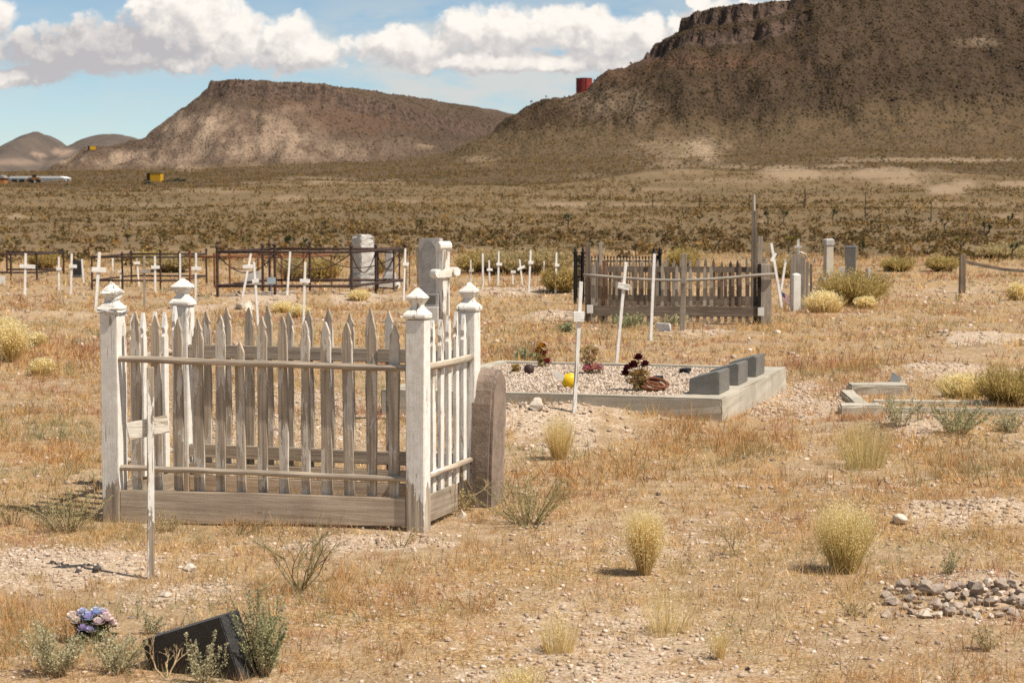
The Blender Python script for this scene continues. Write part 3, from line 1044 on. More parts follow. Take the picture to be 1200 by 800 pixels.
def hill_scrub():
    n = 230000
    y = np.sqrt(rng.random(n) * (1400 ** 2 - 425 ** 2) + 425 ** 2)
    y = np.where(rng.random(n) < 0.6, 425 + rng.random(n) * 350, y)
    x = (rng.random(n) * 2 - 1) * 0.34 * y
    z, cl, ta = terrain(x, y)
    px, py = project(x, y, z)
    pale = np.maximum(patches(px, py, PALE_FAR), patches(px, py, TALUS_TAN) * (ta < 0))
    keep = (rng.random(n) > pale * 0.92) & (rng.random(n) > cl) & (rng.random(n) < np.where(np.abs(ta) < .3, 0.35, 1.0))
    x, y, z = x[keep], y[keep], z[keep]
    n = len(x)
    rad = (0.20 + 0.48 * rng.random(n) ** 3.5) * (0.65 + y / 1900)
    far_left = (ta < 0)[keep][:, None]
    col = SCRUB_COLS[rng.choice(len(SCRUB_COLS), n, p=SCRUB_P)] * (0.6 + 0.3 * rng.random((n, 1))) * np.where(far_left, (0.72, 0.57, 0.46), (0.54, 0.42, 0.31)) * np.where((np.abs(ta[keep]) < .3)[:, None], 1.7, 1.0)
    a = np.arange(5) * 2 * math.pi / 5
    ph = rng.random(n)[:, None] * 6 + a[None, :]
    jr = rad[:, None] * (0.7 + 0.6 * rng.random((n, 5)))
    ring = np.stack([x[:, None] + np.cos(ph) * jr, y[:, None] + np.sin(ph) * jr, np.repeat((z - 0.15)[:, None], 5, 1)], -1)
    tip = np.stack([x + rad * 0.2 * rng.normal(size=n), y, z + rad * (0.8 + 0.5 * rng.random(n))], -1)[:, None, :]
    v = np.concatenate([ring, tip], 1).reshape(-1, 3)
    b = (np.arange(n) * 6)[:, None]
    f = np.concatenate([np.stack([b[:, 0] + k, b[:, 0] + (k + 1) % 5, b[:, 0] + 5], 1) for k in range(5)])
    tag(raw_mesh('hillside_scrub', v, f, M['leaf'], cols=np.repeat(col, 6, axis=0)), 'fine dark scrub dotted over the mesa slopes', 'scrub', kind='stuff')


def grass_blades(x, y, z, h, w, lean, col, seg2=True):
    n = len(x)
    a = rng.random(n) * 2 * math.pi
    la = rng.random(n) * 2 * math.pi
    ll = lean * h * (0.15 + 1.25 * rng.random(n))
    dx, dy = np.cos(a) * w / 2, np.sin(a) * w / 2
    lx, ly = np.cos(la) * ll, np.sin(la) * ll
    b0 = np.stack([x - dx, y - dy, z - 0.004], 1)
    b1 = np.stack([x + dx, y + dy, z - 0.004], 1)
    tip = np.stack([x + lx, y + ly, z + h * np.sqrt(np.clip(1 - (ll / h * 0.8) ** 2, 0.1, 1))], 1)
    if not seg2:
        v = np.stack([b0, b1, tip], 1).reshape(-1, 3)
        return v, np.arange(3 * n).reshape(-1, 3), np.repeat(col, 3, axis=0)
    mx, my, mz = x + lx * 0.35, y + ly * 0.35, z + (tip[:, 2] - z) * 0.6
    m0 = np.stack([mx - dx * 0.75, my - dy * 0.75, mz], 1)
    m1 = np.stack([mx + dx * 0.75, my + dy * 0.75, mz], 1)
    v = np.stack([b0, b1, m0, m1, tip], 1).reshape(-1, 3)
    o = (np.arange(n) * 5)[:, None]
    f = np.concatenate([o + np.array([[0, 1, 3]]), o + np.array([[0, 3, 2]]), o + np.array([[2, 3, 4]])])
    return v, f, np.repeat(col, 5, axis=0)


GRASS_COLS = np.array([(0.64, 0.465, 0.23), (0.57, 0.385, 0.175), (0.50, 0.30, 0.135), (0.70, 0.55, 0.33), (0.42, 0.285, 0.15), (0.30, 0.25, 0.12)])
KEEP_OUT = []                                           # filled boxes where nothing grows (slab, stones): centre, half x, half y, angle


def blocked(x, y):
    out = np.zeros(len(x), bool)
    for cx, cy, hx, hy, a in KEEP_OUT:
        u = (x - cx) * math.cos(a) + (y - cy) * math.sin(a)
        v = -(x - cx) * math.sin(a) + (y - cy) * math.cos(a)
        out |= (np.abs(u) < hx) & (np.abs(v) < hy)
    return out


def dry_grass():
    parts = []
    for y0, y1, dens, per, h0, h1, w, half, seg2 in ((5.2, 11, 800, 9, .016, .095, .0028, .37, False), (11, 19, 340, 9, .020, .115, .0048, .35, False),
                                                     (19, 34, 105, 7, .03, .14, .010, .34, False), (34, 72, 24, 6, .05, .17, .022, .34, False)):
        n = int(half * (y1 * y1 - y0 * y0) * dens)
        x, y = sample_sector(n, y0, y1, half)
        g, o_, gr = near_masks(x, y)
        cover = 0.22 + 1.5 * (fbm(x / 0.7, y / 0.7, 111, 4) - 0.3) + 1.3 * (fbm(x / 0.16, y / 0.16, 113, 3) - 0.5) + 0.7 * o_ + 0.35 * gr
        keep = (rng.random(n) < np.clip(cover, 0.05, 1) * (1 - 0.78 * g)) & ~blocked(x, y)
        x, y, o_, gr = x[keep], y[keep], o_[keep], gr[keep]
        tall = 0.5 + 0.9 * fbm(x / 1.3, y / 1.3, 121, 3) + 0.9 * o_
        n = len(x)
        pick = rng.random(n)
        zone = fbm(x / 2.2, y / 2.2, 131, 3)
        k = np.where(pick < 0.45 * (1 - zone) + 0.1, 0, np.where(pick < 0.62, 1, np.where(pick < 0.78, 3, 4)))
        k = np.where((rng.random(n) < 0.75 * o_) | (rng.random(n) < 0.5 * (zone > 0.56)), 2, k)
        col = GRASS_COLS[k] * (1.06, 0.97, 0.86) * (0.55 + 0.75 * rng.random((n, 1)))
        rz = fbm(x / 0.9 + 40, y / 0.9, 141, 4)
        rm = rng.random(n) < np.clip((rz - 0.56) * 6, 0, 0.75)
        col[rm] = np.array((0.44, 0.22, 0.13)) * (0.7 + 0.6 * rng.random((rm.sum(), 1)))
        vm = rng.random(n) < np.clip((0.40 - rz) * 5, 0.04, 0.5)
        col[vm] = np.array((0.36, 0.33, 0.17)) * (0.7 + 0.6 * rng.random((vm.sum(), 1)))
        gm = (rng.random(n) < gr * 0.6)
        col[gm] = np.array((0.20, 0.19, 0.10)) * (0.7 + 0.6 * rng.random((gm.sum(), 1)))
        big = 0.55 + 1.1 * rng.random(n) ** 2.5
        tall = tall * big
        i = np.repeat(np.arange(n), per)
        s = (0.004 + 0.32 * (h0 + h1) * rng.random(len(i))) * big[i]
        a = rng.random(len(i)) * 6.283
        bx, by = x[i] + np.cos(a) * s, y[i] + np.sin(a) * s
        hh = (h0 + (h1 - h0) * rng.random(len(i)) ** 1.7) * tall[i]
        parts.append(grass_blades(bx, by, height(bx, by), hh, w * (0.7 + 0.7 * rng.random(len(i))), 1.0, col[i] * (0.85 + 0.3 * rng.random((len(i), 1))), seg2))
    v, f, c = join_soups(parts)
    tag(raw_mesh('dry_grass', v, f, M['straw'], cols=c), 'short dry golden and rust coloured grass over the cemetery ground', 'grass', kind='stuff')


ICO = None


def ico():
    global ICO
    if ICO is None:
        bm = bmesh.new()
        bmesh.ops.create_icosphere(bm, subdivisions=1, radius=1)
        bm.verts.ensure_lookup_table()
        ICO = (np.array([v.co[:] for v in bm.verts]), np.array([[v.index for v in f.verts] for f in bm.faces]))
        bm.free()
    return ICO


def pebbles():
    parts = []
    V, F = ico()
    for y0, y1, dens, s0, s1 in ((5.2, 10, 1900, .0022, .013), (10, 20, 560, .004, .019), (20, 45, 46, .010, .042)):
        n = int(0.36 * (y1 * y1 - y0 * y0) * dens)
        x, y = sample_sector(n, y0, y1, 0.34)
        g, _, _ = near_masks(x, y)
        g = np.clip(g + 0.5 * (fbm(x / 0.6, y / 0.6, 151, 4) - 0.42), 0, 1)
        keep = (rng.random(n) < g * 0.86 + 0.14) & ~blocked(x, y)
        x, y, g = x[keep], y[keep], g[keep]
        n = len(x)
        s = s0 + (s1 - s0) * rng.random(n) ** 4.0
        sc = s[:, None] * np.stack([0.8 + 0.6 * rng.random(n), 0.8 + 0.6 * rng.random(n), 0.45 + 0.4 * rng.random(n)], 1)
        a = rng.random(n) * 6.283
        j = 1 + 0.95 * (rng.random((n, len(V))) - 0.5)
        lv = V[None] * j[:, :, None] * sc[:, None, :]
        ca, sa = np.cos(a)[:, None], np.sin(a)[:, None]
        vx = lv[:, :, 0] * ca - lv[:, :, 1] * sa + x[:, None]
        vy = lv[:, :, 0] * sa + lv[:, :, 1] * ca + y[:, None]
        vz = lv[:, :, 2] + (height(x, y) + sc[:, 2] * 0.35)[:, None]
        v = np.stack([vx, vy, vz], -1).reshape(-1, 3)
        f = (F[None] + (np.arange(n) * len(V))[:, None, None]).reshape(-1, 3)
        base = np.array([(0.49, 0.37, 0.275), (0.60, 0.48, 0.38), (0.40, 0.295, 0.21), (0.23, 0.175, 0.14), (0.46, 0.335, 0.245)])
        col = base[rng.choice(5, n, p=[.36, .18, .24, .06, .16])] * (0.8 + 0.4 * rng.random((n, 1)))
        parts.append((v, f, np.repeat(col, len(V), axis=0)))
    v, f, c = join_soups(parts)
    m, t, p, out = new_mat('loose_gravel')
    t.put(p.inputs['Base Color'], t.attr('tint'))
    p.inputs['Roughness'].default_value = 0.9
    tag(raw_mesh('gravel', v, f, m, cols=c), 'pinkish pale gravel and small stones strewn over the ground', 'gravel', kind='stuff')


# ------------------------------------------------------------------ the picket fence in front
def picket_outline(w, z0, z1, notch=True, wear=0.0):
    """spear headed picket, in x,z"""
    j = lambda s=wear: random.uniform(-s, s)
    right = [(w, z0)]
    for k in range(1, 5):
        right.append((w + j(), lerp(z0, z1 - 0.15, k / 5)))
    if notch:
        right += [(w, z1 - 0.135), (w * 0.66, z1 - 0.122), (w * 0.6, z1 - 0.11), (w * 0.72, z1 - 0.098), (w * 0.98 + j(), z1 - 0.085), (w * 0.62, z1 - 0.042), (w * 0.16, z1)]
    else:
        right += [(w + j(), z1 - 0.11), (w * 0.74, z1 - 0.075), (w * 0.86 + j(), z1 - 0.06), (w * 0.45 + j(), z1 - 0.03), (w * 0.12, z1)]
    left = [(-x + j(wear * 0.6), z) for x, z in reversed(right)]
    return right + left


FENCE_A = -0.30
FX, FY, _ = -2.13, 10.22, 0
FL = 1.73                                               # front length between post centres
FD = 0.82                                               # depth


def picket_fence():
    t = thing('picket_fence', 'small square picket fence of bare grey pickets with four peeling white corner posts', 'fence', (FX, FY, 0), FENCE_A)

    def post(x, y, top, foot, lean=(0, 0), cap_k=1.0, broken=False):
        w = 0.0495
        m = MB()
        m.stack([(w, foot - 0.12), (w, (foot + top) * 0.33), (w, (foot + top) * 0.66), (w, top)], x, y)
        p = m.build('post', M['post_white'], t, bevel=0.004, jitter=0.0008)
        f = MB()
        f.stack([(w * 1.02, top + 0.001), (w * 1.16, top + 0.006), (w * 1.2, top + 0.02), (w * 1.12, top + 0.03), (w * 0.56, top + 0.062), (w * 0.52, top + 0.072), (w * 0.93 * cap_k, top + 0.105),
                 (w * 0.95 * cap_k, top + 0.113), (w * 0.10, top + 0.16)], x, y)
        o = f.build('finial', M['cap_white'], p, bevel=0.003, sub=1 if broken else 0, jitter=0.0045 if broken else 0.0008)
        return p
    post(0, 0, 1.07, -0.06, broken=True, cap_k=0.95)
    post(FL, 0, 1.065, 0.0)
    post(0.0, FD, 1.07, 0.0, cap_k=1.12)
    post(FL, FD, 1.065, 0.0)
    # front panel, thirteen pickets, one of them snapped just above the rail
    for i in range(13):
        x = 0.135 + i * (FL - 0.27) / 12
        bot = lerp(0.128, 0.158, x / FL)
        hi = 1.062 + random.uniform(-0.034, 0.022)
        w = 0.0268 + random.uniform(-.003, .0028)
        if i == 5:
            ol = [(w, bot), (w, 0.6), (w, 0.875), (w * 0.1, 0.935), (-w * 0.5, 0.905), (-w, 0.85), (-w, 0.5), (-w, bot)]
        else:
            ol = picket_outline(w, bot, hi, notch=False, wear=0.0028)
        rot = Matrix.Translation((x, 0, 0)) @ Matrix.Rotation(random.uniform(-.012, .012), 4, 'Y')
        MB().plate(ol, -0.002, 0.017, rot).build('picket', M['picket_bare'], t, bevel=0.0015)

    def rail(x0, x1, z0, z1, y, r, sub=11):
        pts = [(lerp(x0, x1, k / sub), y + random.uniform(-.002, .002), lerp(z0, z1, k / sub) + random.uniform(-.0025, .0025)) for k in range(sub + 1)]
        m = MB()
        m.tube(pts, [r * random.uniform(.88, 1.10) for _ in pts], 6)
        return m.build('rail', M['rail_bare'], t, bevel=0.003)
    rail(0.05, FL - 0.05, 0.828, 0.818, -0.022, 0.019)
    rail(0.05, FL - 0.05, 0.248, 0.252, -0.022, 0.0175)
    b = MB().plate([(0.05, -0.05), (FL * .3, -0.032), (FL * .6, -0.01), (FL - 0.055, 0.012), (FL - 0.055, 0.155), (FL * .5, 0.146), (0.05, 0.126)], -0.035, -0.004)
    b.build('base_board', M['board'], t, bevel=0.004)
    # back panel seen through the front one
    ca, sa = math.cos(FENCE_A), math.sin(FENCE_A)
    for px in (242, 265, 292, 315.5, 338, 362, 386, 410, 434.5, 458, 482):
        lo, hi_ = 0.0, FL
        for _ in range(30):
            x = (lo + hi_) / 2
            if project(FX + x * ca - FD * sa, FY + x * sa + FD * ca, 1.0)[0] < px:
                lo = x
            else:
                hi_ = x
        w = 0.0262
        hi = 1.06 + random.uniform(-0.03, 0.02)
        rot = Matrix.Translation((x, 0, 0)) @ Matrix.Rotation(random.uniform(-.01, .01), 4, 'Y')
        MB().plate(picket_outline(w, 0.17, hi, notch=False, wear=0.004), FD - 0.009, FD + 0.01, rot).build('picket', M['picket_bare'], t, bevel=0.0015)
    for z, h in ((0.815, 0.075), (0.245, 0.075), (0.155, 0.045), (0.06, 0.09)):
        MB().box((FL / 2, FD - 0.028, z), (FL - 0.1, 0.03, h)).build('rail' if z > .2 else 'base_board', M['rail_bare'] if z > .2 else M['board'], t, bevel=0.004)
    # short side panels
    for sx in (0, 1):
        xx = FL if sx else 0.0
        for i in range(6):
            y = 0.10 + i * (FD - 0.2) / 5
            w = 0.025
            rot = Matrix.Translation((xx, y, 0)) @ Matrix.Rotation(R(90), 4, 'Z') @ Matrix.Rotation(random.uniform(-.012, .012), 4, 'Y')
            MB().plate(picket_outline(w, 0.15, 1.055 + random.uniform(-.02, .02), notch=True, wear=0.002), -0.010, 0.010, rot).build('picket', M['picket_white'], t, bevel=0.0015)
        s = 0.024 if sx else -0.024
        for z, r in ((0.815, 0.02), (0.255, 0.017)):
            m = MB()
            m.tube([(xx + s * 1.0, lerp(0.05, FD - 0.05, k / 5), z + random.uniform(-.003, .003)) for k in range(6)], r, 8)
            m.build('rail', M['rail_side'], t, smooth=True)
        MB().box((xx + s * 0.6, FD * 0.5 - 0.11 if sx else FD * .5, 0.085), (0.022, FD - 0.32 if sx else FD - .12, 0.14)).build('base_board', M['board_side'], t, bevel=0.003)
    return t


picket_fence()


# ------------------------------------------------------------------ brown headstone at the fence corner
def sandstone():
    x, y, z = G(562, 594)
    t = thing('headstone', 'rough brown sandstone headstone leaning beside the white fence corner post', 'headstone', (x, y, z), FENCE_A, rx=R(-1.0), ry=R(1.6))
    half = 0.128
    prof = [(-half * .98, -0.12), (-half * 1.02, 0.2), (-half, 0.5)]
    for k in range(0, 11):
        a = math.pi * (1 - k / 10)
        prof.append((half * math.cos(a), 0.57 + 0.185 * math.sin(a) ** 0.8))
    prof += [(half, 0.5), (half * 1.02, 0.2), (half * .98, -0.12)]
    # arch lies along the fence side: swap so that width runs in y
    Mx = Matrix.Rotation(R(90), 4, 'Z')
    m = MB().plate([(a + 0.1, b) for a, b in prof], -0.068, 0.068, Mx)
    o = m.build('headstone_block', M['sandstone'], t, bevel=0.016, jitter=0.0012)
    return t


sandstone()
KEEP_OUT.append((*on_plane(566, 592), 0.09, 0.16, FENCE_A))


# ------------------------------------------------------------------ white grave crosses
def cross(label, pb, pt, wpx, bar=None, mat='w', yaw=0.12, group=None, depth=None, name='grave_cross', cat='cross', barh=None, point=False, plate=False, behind=False):
    """pb, pt: photo points of foot and top; bar: (y, left px, right px, slant in degrees)"""
    x, y, z = G(*pb)
    k = FPX / y
    top = at_depth(pt[0], pt[1], y)
    dx, dz = top.x - x, top.z - z
    L = math.hypot(dx, dz)
    w = wpx * .88 / k
    d = depth or w * 0.6
    t = thing(name, label, cat, (x, y, z), yaw, group, ry=math.atan2(dx, dz))
    mv, mh = {'w': ('cross_white', 'cross_white_x'), 'o': ('cross_worn', 'cross_worn_x'), 'b': ('brown', 'brown_x'), 'g': ('grey_wood', 'grey_wood_x')}[mat]
    m = MB()
    m.stack([(w / 2, -0.12), (w / 2, L * 0.5), (w / 2, L - (0.03 if point else 0))] + ([(w * 0.08, L)] if point else []), sy=d / w)
    m.build('post', M[mv], t, bevel=min(0.003, w * 0.08), jitter=0.0006)
    if bar:
        by, l, r, sl = bar
        zb = L * (pb[1] - by) / (pb[1] - pt[1])
        cxp = lerp(pb[0], pt[0], (pb[1] - by) / (pb[1] - pt[1]))
        lx, rx_ = (l - cxp) / k, (r - cxp) / k
        bh = (barh or wpx * 1.35) / k
        b = MB()
        b.box(((lx + rx_) / 2, (d / 2 + 0.011) if behind else (-d / 2 - 0.011), zb), (rx_ - lx, 0.018, bh), Matrix.Rotation(R(-sl), 4, 'Y'), jit=0.002)
        b.build('name_plate' if plate else 'crossbar', M[mh], t, bevel=0.002)
    return t


cross('tall slim white cross with worn crossbar standing in gravel before the picket fence', (177, 678), (176, 430), 9.5, (501, 150, 198, 10), 'o', yaw=0.3, barh=21, behind=True)
cross('slim white stake with small white plate leaning in front of the concrete grave plot', (673, 483), (681, 330), 5.2, (371, 671, 684, 2), 'w', barh=12, yaw=0.2, plate=True)
cross('thin white cross leaning right behind the gravel plot with a drooping crossbar', (722.5, 425), (733.7, 307), 4.2, (335.5, 723, 738, -7), 'w', barh=7, yaw=0.2)
cross('thin white stake without a crossbar near the pale block before the brown fence', (762.5, 399), (766.7, 297.5), 3.8, None, 'w', yaw=0.2, name='grave_stake', cat='stake')
cross('grey wooden post with small pale tag just in front of the brown picket fence', (799.5, 387), (802, 297), 6.5, (329, 798.5, 804, 0), 'g', barh=6, plate=True, name='wooden_post', cat='post', yaw=-.2)
for a in (
    ('white cross with faded arms near the left edge, before the dark pipe fence', (29, 347), (30, 297), 3.2, (312, 23, 41, -3), 'w'),
    ('white cross topped close to a dry weed head, second from the left edge', (69, 340), (69, 301), 2.6, (315, 66, 72, 0), 'w'),
    ('white cross just left of the small dark headstone', (83, 345), (84, 297), 3.0, (312, 81, 90, 0), 'w'),
    ('short white stake just right of the small dark headstone', (98, 332), (96, 303.5), 2.4, None, 'w'),
    ('leaning bright white cross, the thickest in the left background', (112, 365), (116.5, 295.5), 4.2, (316, 107, 124, 2), 'w'),
    ('plain white stake behind the leaning thick white cross', (131.6, 333), (132, 300), 2.6, None, 'o'),
    ('small worn cross low behind the plain white stake', (141, 336), (142, 315), 2.2, (318, 138, 145, 8), 'o'),
    ('pale cross with a narrow post inside the dark pipe fence', (163, 336), (160, 301.5), 2.4, (308, 156, 164, 0), 'o'),
    ('brown weathered wooden cross in the left background, its arms bare', (169, 361), (169, 299.5), 3.0, (318, 163, 176, 1), 'g'),
    ('white cross between the brown wooden cross and the pickets at left', (182, 343), (181.6, 300), 2.8, (313, 177, 187, 0), 'w'),
    ('white stake showing above the rear left fence post', (211, 341), (211, 297), 2.4, None, 'w'),
    ('white cross with wide arms just right of the rear left fence post', (229, 355), (229.6, 296), 2.8, (314.5, 224, 236, 1), 'w'),
    ('white cross leaning right in front of the chain hung pipe fence', (284, 348), (294, 297), 3.0, (312.5, 284, 296, 16), 'w'),
    ('white cross leaning left with short arms, nearest to the rough pale boulder', (302.5, 382), (297.6, 307), 3.3, (329, 295, 303, 4), 'w'),
    ('white stake without arms leaning right against the view of the pipe fence', (336.5, 346), (340, 295), 2.8, None, 'w'),
    ('white cross with level square arms in front of the chain hung pipe fence', (355.6, 380), (357.6, 307), 3.3, (329, 351, 363, 0), 'w'),
    ('white cross standing between the stepped obelisk and the dark leaning plank', (473, 352), (475, 291), 2.8, (309.6, 471, 479, 0), 'w'),
    ('small white cross first to the right of the ornate white cross', (552, 335), (551.6, 304), 2.2, (316.6, 549.5, 555, 0), 'o'),
    ('armless white stake right of the ornate white cross', (566, 337), (565.6, 297), 2.6, None, 'w'),
    ('small white cross between the armless stake and a taller cross', (573.6, 332), (573, 305), 2.0, (316, 570, 577, 0), 'w'),
    ('tall white cross with short plain arms before the yellow green bushes', (583.6, 335), (584.4, 294), 2.4, (309.5, 581, 588, 0), 'w'),
    ('very short white cross shaped like a T in the centre background', (601, 334), (600.6, 317), 2.0, (318.5, 598, 604, 0), 'w'),
    ('short white cross leaning left with its arms tipped upward', (612.4, 336), (608.6, 304), 2.2, (314, 605, 615, 14), 'w'),
    ('white cross, the tallest of the middle row, next to the tipped cross', (619.6, 343), (622, 293), 2.6, (307.6, 618.5, 625, 0), 'w'),
    ('thin grey white stake between two tall white crosses in the middle row', (637.6, 334), (637.6, 306), 1.8, None, 'o'),
    ('white cross standing before a round yellow green bush in the middle', (651, 344), (652, 296), 2.6, (310.6, 649.5, 655, 0), 'w'),
    ('white cross close beside the black iron gate post', (673, 342), (673.4, 296), 2.6, (309.5, 671, 677, 0), 'w'),
):
    stake = a[4] is None
    cross(*a, yaw=0.25 + random.uniform(-.1, .15), name='grave_stake' if stake else 'grave_cross', cat='stake' if stake else 'cross', group='white grave crosses and stakes in the background')


def ornate_cross():
    Y = 14.6
    p = at_depth(520, 300, Y)
    z = float(height(p.x, Y))
    t = thing('ornate_cross', 'large peeling white wooden cross with rounded arm ends behind the picket fence', 'cross', (p.x, Y, z), 0.62)
    k = FPX / Y
    top = at_depth(521, 284, Y).z - z
    bar = at_depth(521, 321, Y).z - z
    w = 0.058
    m = MB().stack([(w / 2, -0.1), (w / 2, top * 0.5), (w / 2, top - 0.05)])
    m.build('post', M['cross_worn'], t, bevel=0.003)
    # painted edge board on the right side, whiter than the post
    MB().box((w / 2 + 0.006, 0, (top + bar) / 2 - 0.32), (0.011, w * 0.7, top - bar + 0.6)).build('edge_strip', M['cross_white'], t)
    b = MB()
    b.box((0, -0.022, bar), (0.155, 0.05, 0.062), Matrix.Rotation(R(-4), 4, 'Y'), jit=0.003)
    b.build('crossbar', M['cross_worn_x'], t, bevel=0.005)
    for s in (-1, 1):
        f = MB()
        f.tube([(s * 0.082, -0.022 - 0.04, bar + s * 0.006 + 0.01), (s * 0.082, -0.022 + 0.045, bar + s * 0.006 + 0.01)], 0.036, 10)
        f.build('end_roll', M['cap_white'], t, bevel=0.004)
    f = MB()
    f.tube([(-0.055, -0.0, top - 0.03), (0.055, -0.0, top - 0.03)], 0.04, 12)
    f.build('top_roll', M['cap_white'], t, bevel=0.005)


ornate_cross()


# ------------------------------------------------------------------ concrete plot with three slant markers
PX, PY, PZ = G(846, 494)
PA = -0.295
SH = 0.205                                               # top of the curb
PL, PD = 2.75, 3.15


def plot_pt(u, v, z=0.0):
    """u along the front (negative to the left), v to the back"""
    return (PX + u * math.cos(PA) - v * math.sin(PA), PY + u * math.sin(PA) + v * math.cos(PA), z)


cxp, cyp, _ = plot_pt(-PL / 2, PD / 2)
KEEP_OUT.append((cxp, cyp, PL / 2, PD / 2, PA))
B0 = PZ - 0.01


def gravel_bed_mat():
    m, t, p, out = new_mat('plot_gravel')
    P = t.new('ShaderNodeTexCoord').outputs['Object']
    v = t.new('ShaderNodeTexVoronoi')
    t.put(v.inputs['Vector'], P)
    v.inputs['Scale'].default_value = 60
    sc = t.new('ShaderNodeSeparateColor')
    t.put(sc.inputs[0], v.outputs['Color'])
    c = t.ramp(sc.outputs[0], [(0.0, (0.36, 0.27, 0.21)), (0.3, (0.54, 0.425, 0.34)), (0.7, (0.64, 0.52, 0.43)), (1.0, (0.72, 0.62, 0.52))])
    t.put(p.inputs['Base Color'], c)
    p.inputs['Roughness'].default_value = 0.9
    bump(t, p, t.math('MULTIPLY', v.outputs['Distance'], -1.0), 1.0, 0.03)
    return m


def concrete_plot():
    t = thing('grave_plot', 'low grey concrete curb plot filled with pinkish gravel', 'grave plot', (PX, PY, B0), PA)
    z0, z1 = -0.12, SH - B0
    zc, hz = (z0 + z1) / 2, z1 - z0
    o4 = [(-PL, 0), (0, 0), (0, PD), (-PL, PD)]
    i4 = [(-PL + .12, .12), (-.38, .12), (-.38, PD - .12), (-PL + .12, PD - .12)]
    vs = [(x, y, z) for z in (z0, z1) for ring in (o4, i4) for x, y in ring]
    fs = []
    for q in range(4):
        q2 = (q + 1) % 4
        fs += [(q, q2, 8 + q2, 8 + q), (4 + q2, 4 + q, 12 + q, 12 + q2), (8 + q, 8 + q2, 12 + q2, 12 + q), (q2, q, 4 + q, 4 + q2)]
    MB().add(vs, fs).build('curb', M['concrete'], t, bevel=0.010, sub=5, jitter=0.0016)
    n, k = 90, 100
    xs, ys = np.linspace(-PL + 0.10, -0.36, n), np.linspace(0.10, PD - 0.10, k)
    x, y = np.meshgrid(xs, ys)
    z = z1 - 0.028 + 0.03 * (fbm(x / 0.3, y / 0.3, 161, 3) - 0.5) + 0.014 * (rng.random(x.shape) - 0.5)
    v = np.stack([x.ravel(), y.ravel(), z.ravel()], 1)
    i = np.arange(k - 1)[:, None] * n
    j = np.arange(n - 1)[None]
    f = np.stack([i + j, i + j + 1, i + n + j + 1, i + n + j], -1).reshape(-1, 4)
    raw_mesh('gravel_bed', v, f, gravel_bed_mat(), t)
    # loose stones lying on the bed: one uncountable part
    V, F = ico()
    m = 11000
    px, py = -PL + 0.14 + rng.random(m) * (PL - 0.54), 0.14 + rng.random(m) * (PD - 0.28)
    s = 0.0045 + 0.010 * rng.random(m) ** 2.5
    lv = V[None] * (1 + 0.5 * (rng.random((m, len(V))) - 0.5))[:, :, None] * s[:, None, None]
    pv = lv + np.stack([px, py, np.full(m, z1 - 0.02)], 1)[:, None, :]
    base = np.array([(0.63, 0.50, 0.38), (0.72, 0.60, 0.48), (0.52, 0.395, 0.29), (0.34, 0.25, 0.19)])
    col = base[rng.choice(4, m, p=[.4, .3, .2, .1])] * (0.85 + 0.35 * rng.random((m, 1)))
    o = raw_mesh('loose_stones', pv.reshape(-1, 3), (F[None] + (np.arange(m) * len(V))[:, None, None]).reshape(-1, 3), M['petal'], t, cols=np.repeat(col, len(V), axis=0))
    o['kind'] = 'stuff'


concrete_plot()
for v0, v1, lab in ((0.30, 0.74, 'nearest of three dark grey slant grave markers on the concrete curb'), (1.13, 1.57, 'middle one of three dark grey slant grave markers on the concrete curb'),
                    (1.98, 2.42, 'farthest of three dark grey slant grave markers on the concrete curb')):
    x, y, z = plot_pt(-0.19, (v0 + v1) / 2, SH + 0.001)
    t = thing('slant_marker', lab, 'grave marker', (x, y, z), PA, 'slant markers on the concrete plot')
    d = (v1 - v0) / 2
    MB().plate([(-0.125, 0.0), (0.11, 0.0), (0.11, 0.172), (0.085, 0.176), (-0.125, 0.118)], -d, d).build('marker_block', M['granite_grey'], t, bevel=0.004, jitter=0.0005)


def on_bed(px, py):
    x, y = on_plane(px, py, SH - 0.022)
    return x, y, SH - 0.024


for px, py, lab in ((770, 446.5, 'flat black plaque lying on the plot gravel, nearer of two'), (803, 437, 'flat black plaque lying on the plot gravel, farther of two')):
    t = thing('grave_plaque', lab, 'plaque', on_bed(px, py), PA, 'flat plaques on the gravel plot')
    MB().box((0, 0, 0.022), (0.075, 0.17, 0.044)).build('plaque_body', M['black_iron'], t, bevel=0.005)


# ------------------------------------------------------------------ flowers and grave gifts
def petals(n, centres, rad, cols, size):
    i = rng.integers(0, len(centres), n)
    c = np.array(centres)[i] + unit(n) * (rad * rng.random(n) ** 0.4)[:, None]
    col = np.array(cols)[i] * (0.8 + 0.35 * rng.random((n, 1)))
    return leaf_tris(c, size * (0.6 + 0.7 * rng.random(n)), np.clip(col, 0, 1))


def bloom(c, r, col, n=26, seed=0):
    """cupped petals round one flower head"""
    vs, fs, cs = [], [], []
    for k in range(n):
        ring = k % 3
        a = k * 2.4 + seed
        el = (0.25, 0.75, 1.25)[ring]
        d = Vector((math.cos(a) * math.cos(el), math.sin(a) * math.cos(el), math.sin(el)))
        s = Vector((-math.sin(a), math.cos(a), 0))
        b = Vector(c)
        m = b + d * r * 0.65
        q = b + d * r + Vector((0, 0, r * 0.12))
        w = r * 0.42
        o = len(vs)
        vs += [b, m - s * w, q - s * w * 0.55, q + s * w * 0.55, m + s * w]
        fs += [(o, o + 1, o + 2), (o, o + 2, o + 3), (o, o + 3, o + 4)]
        tint = tuple(min(1, x * random.uniform(.8, 1.15)) for x in col)
        cs += [tuple(x * .85 for x in tint)] + [tint] * 4
    return np.array([v[:] for v in vs]), np.array(fs), np.array(cs)


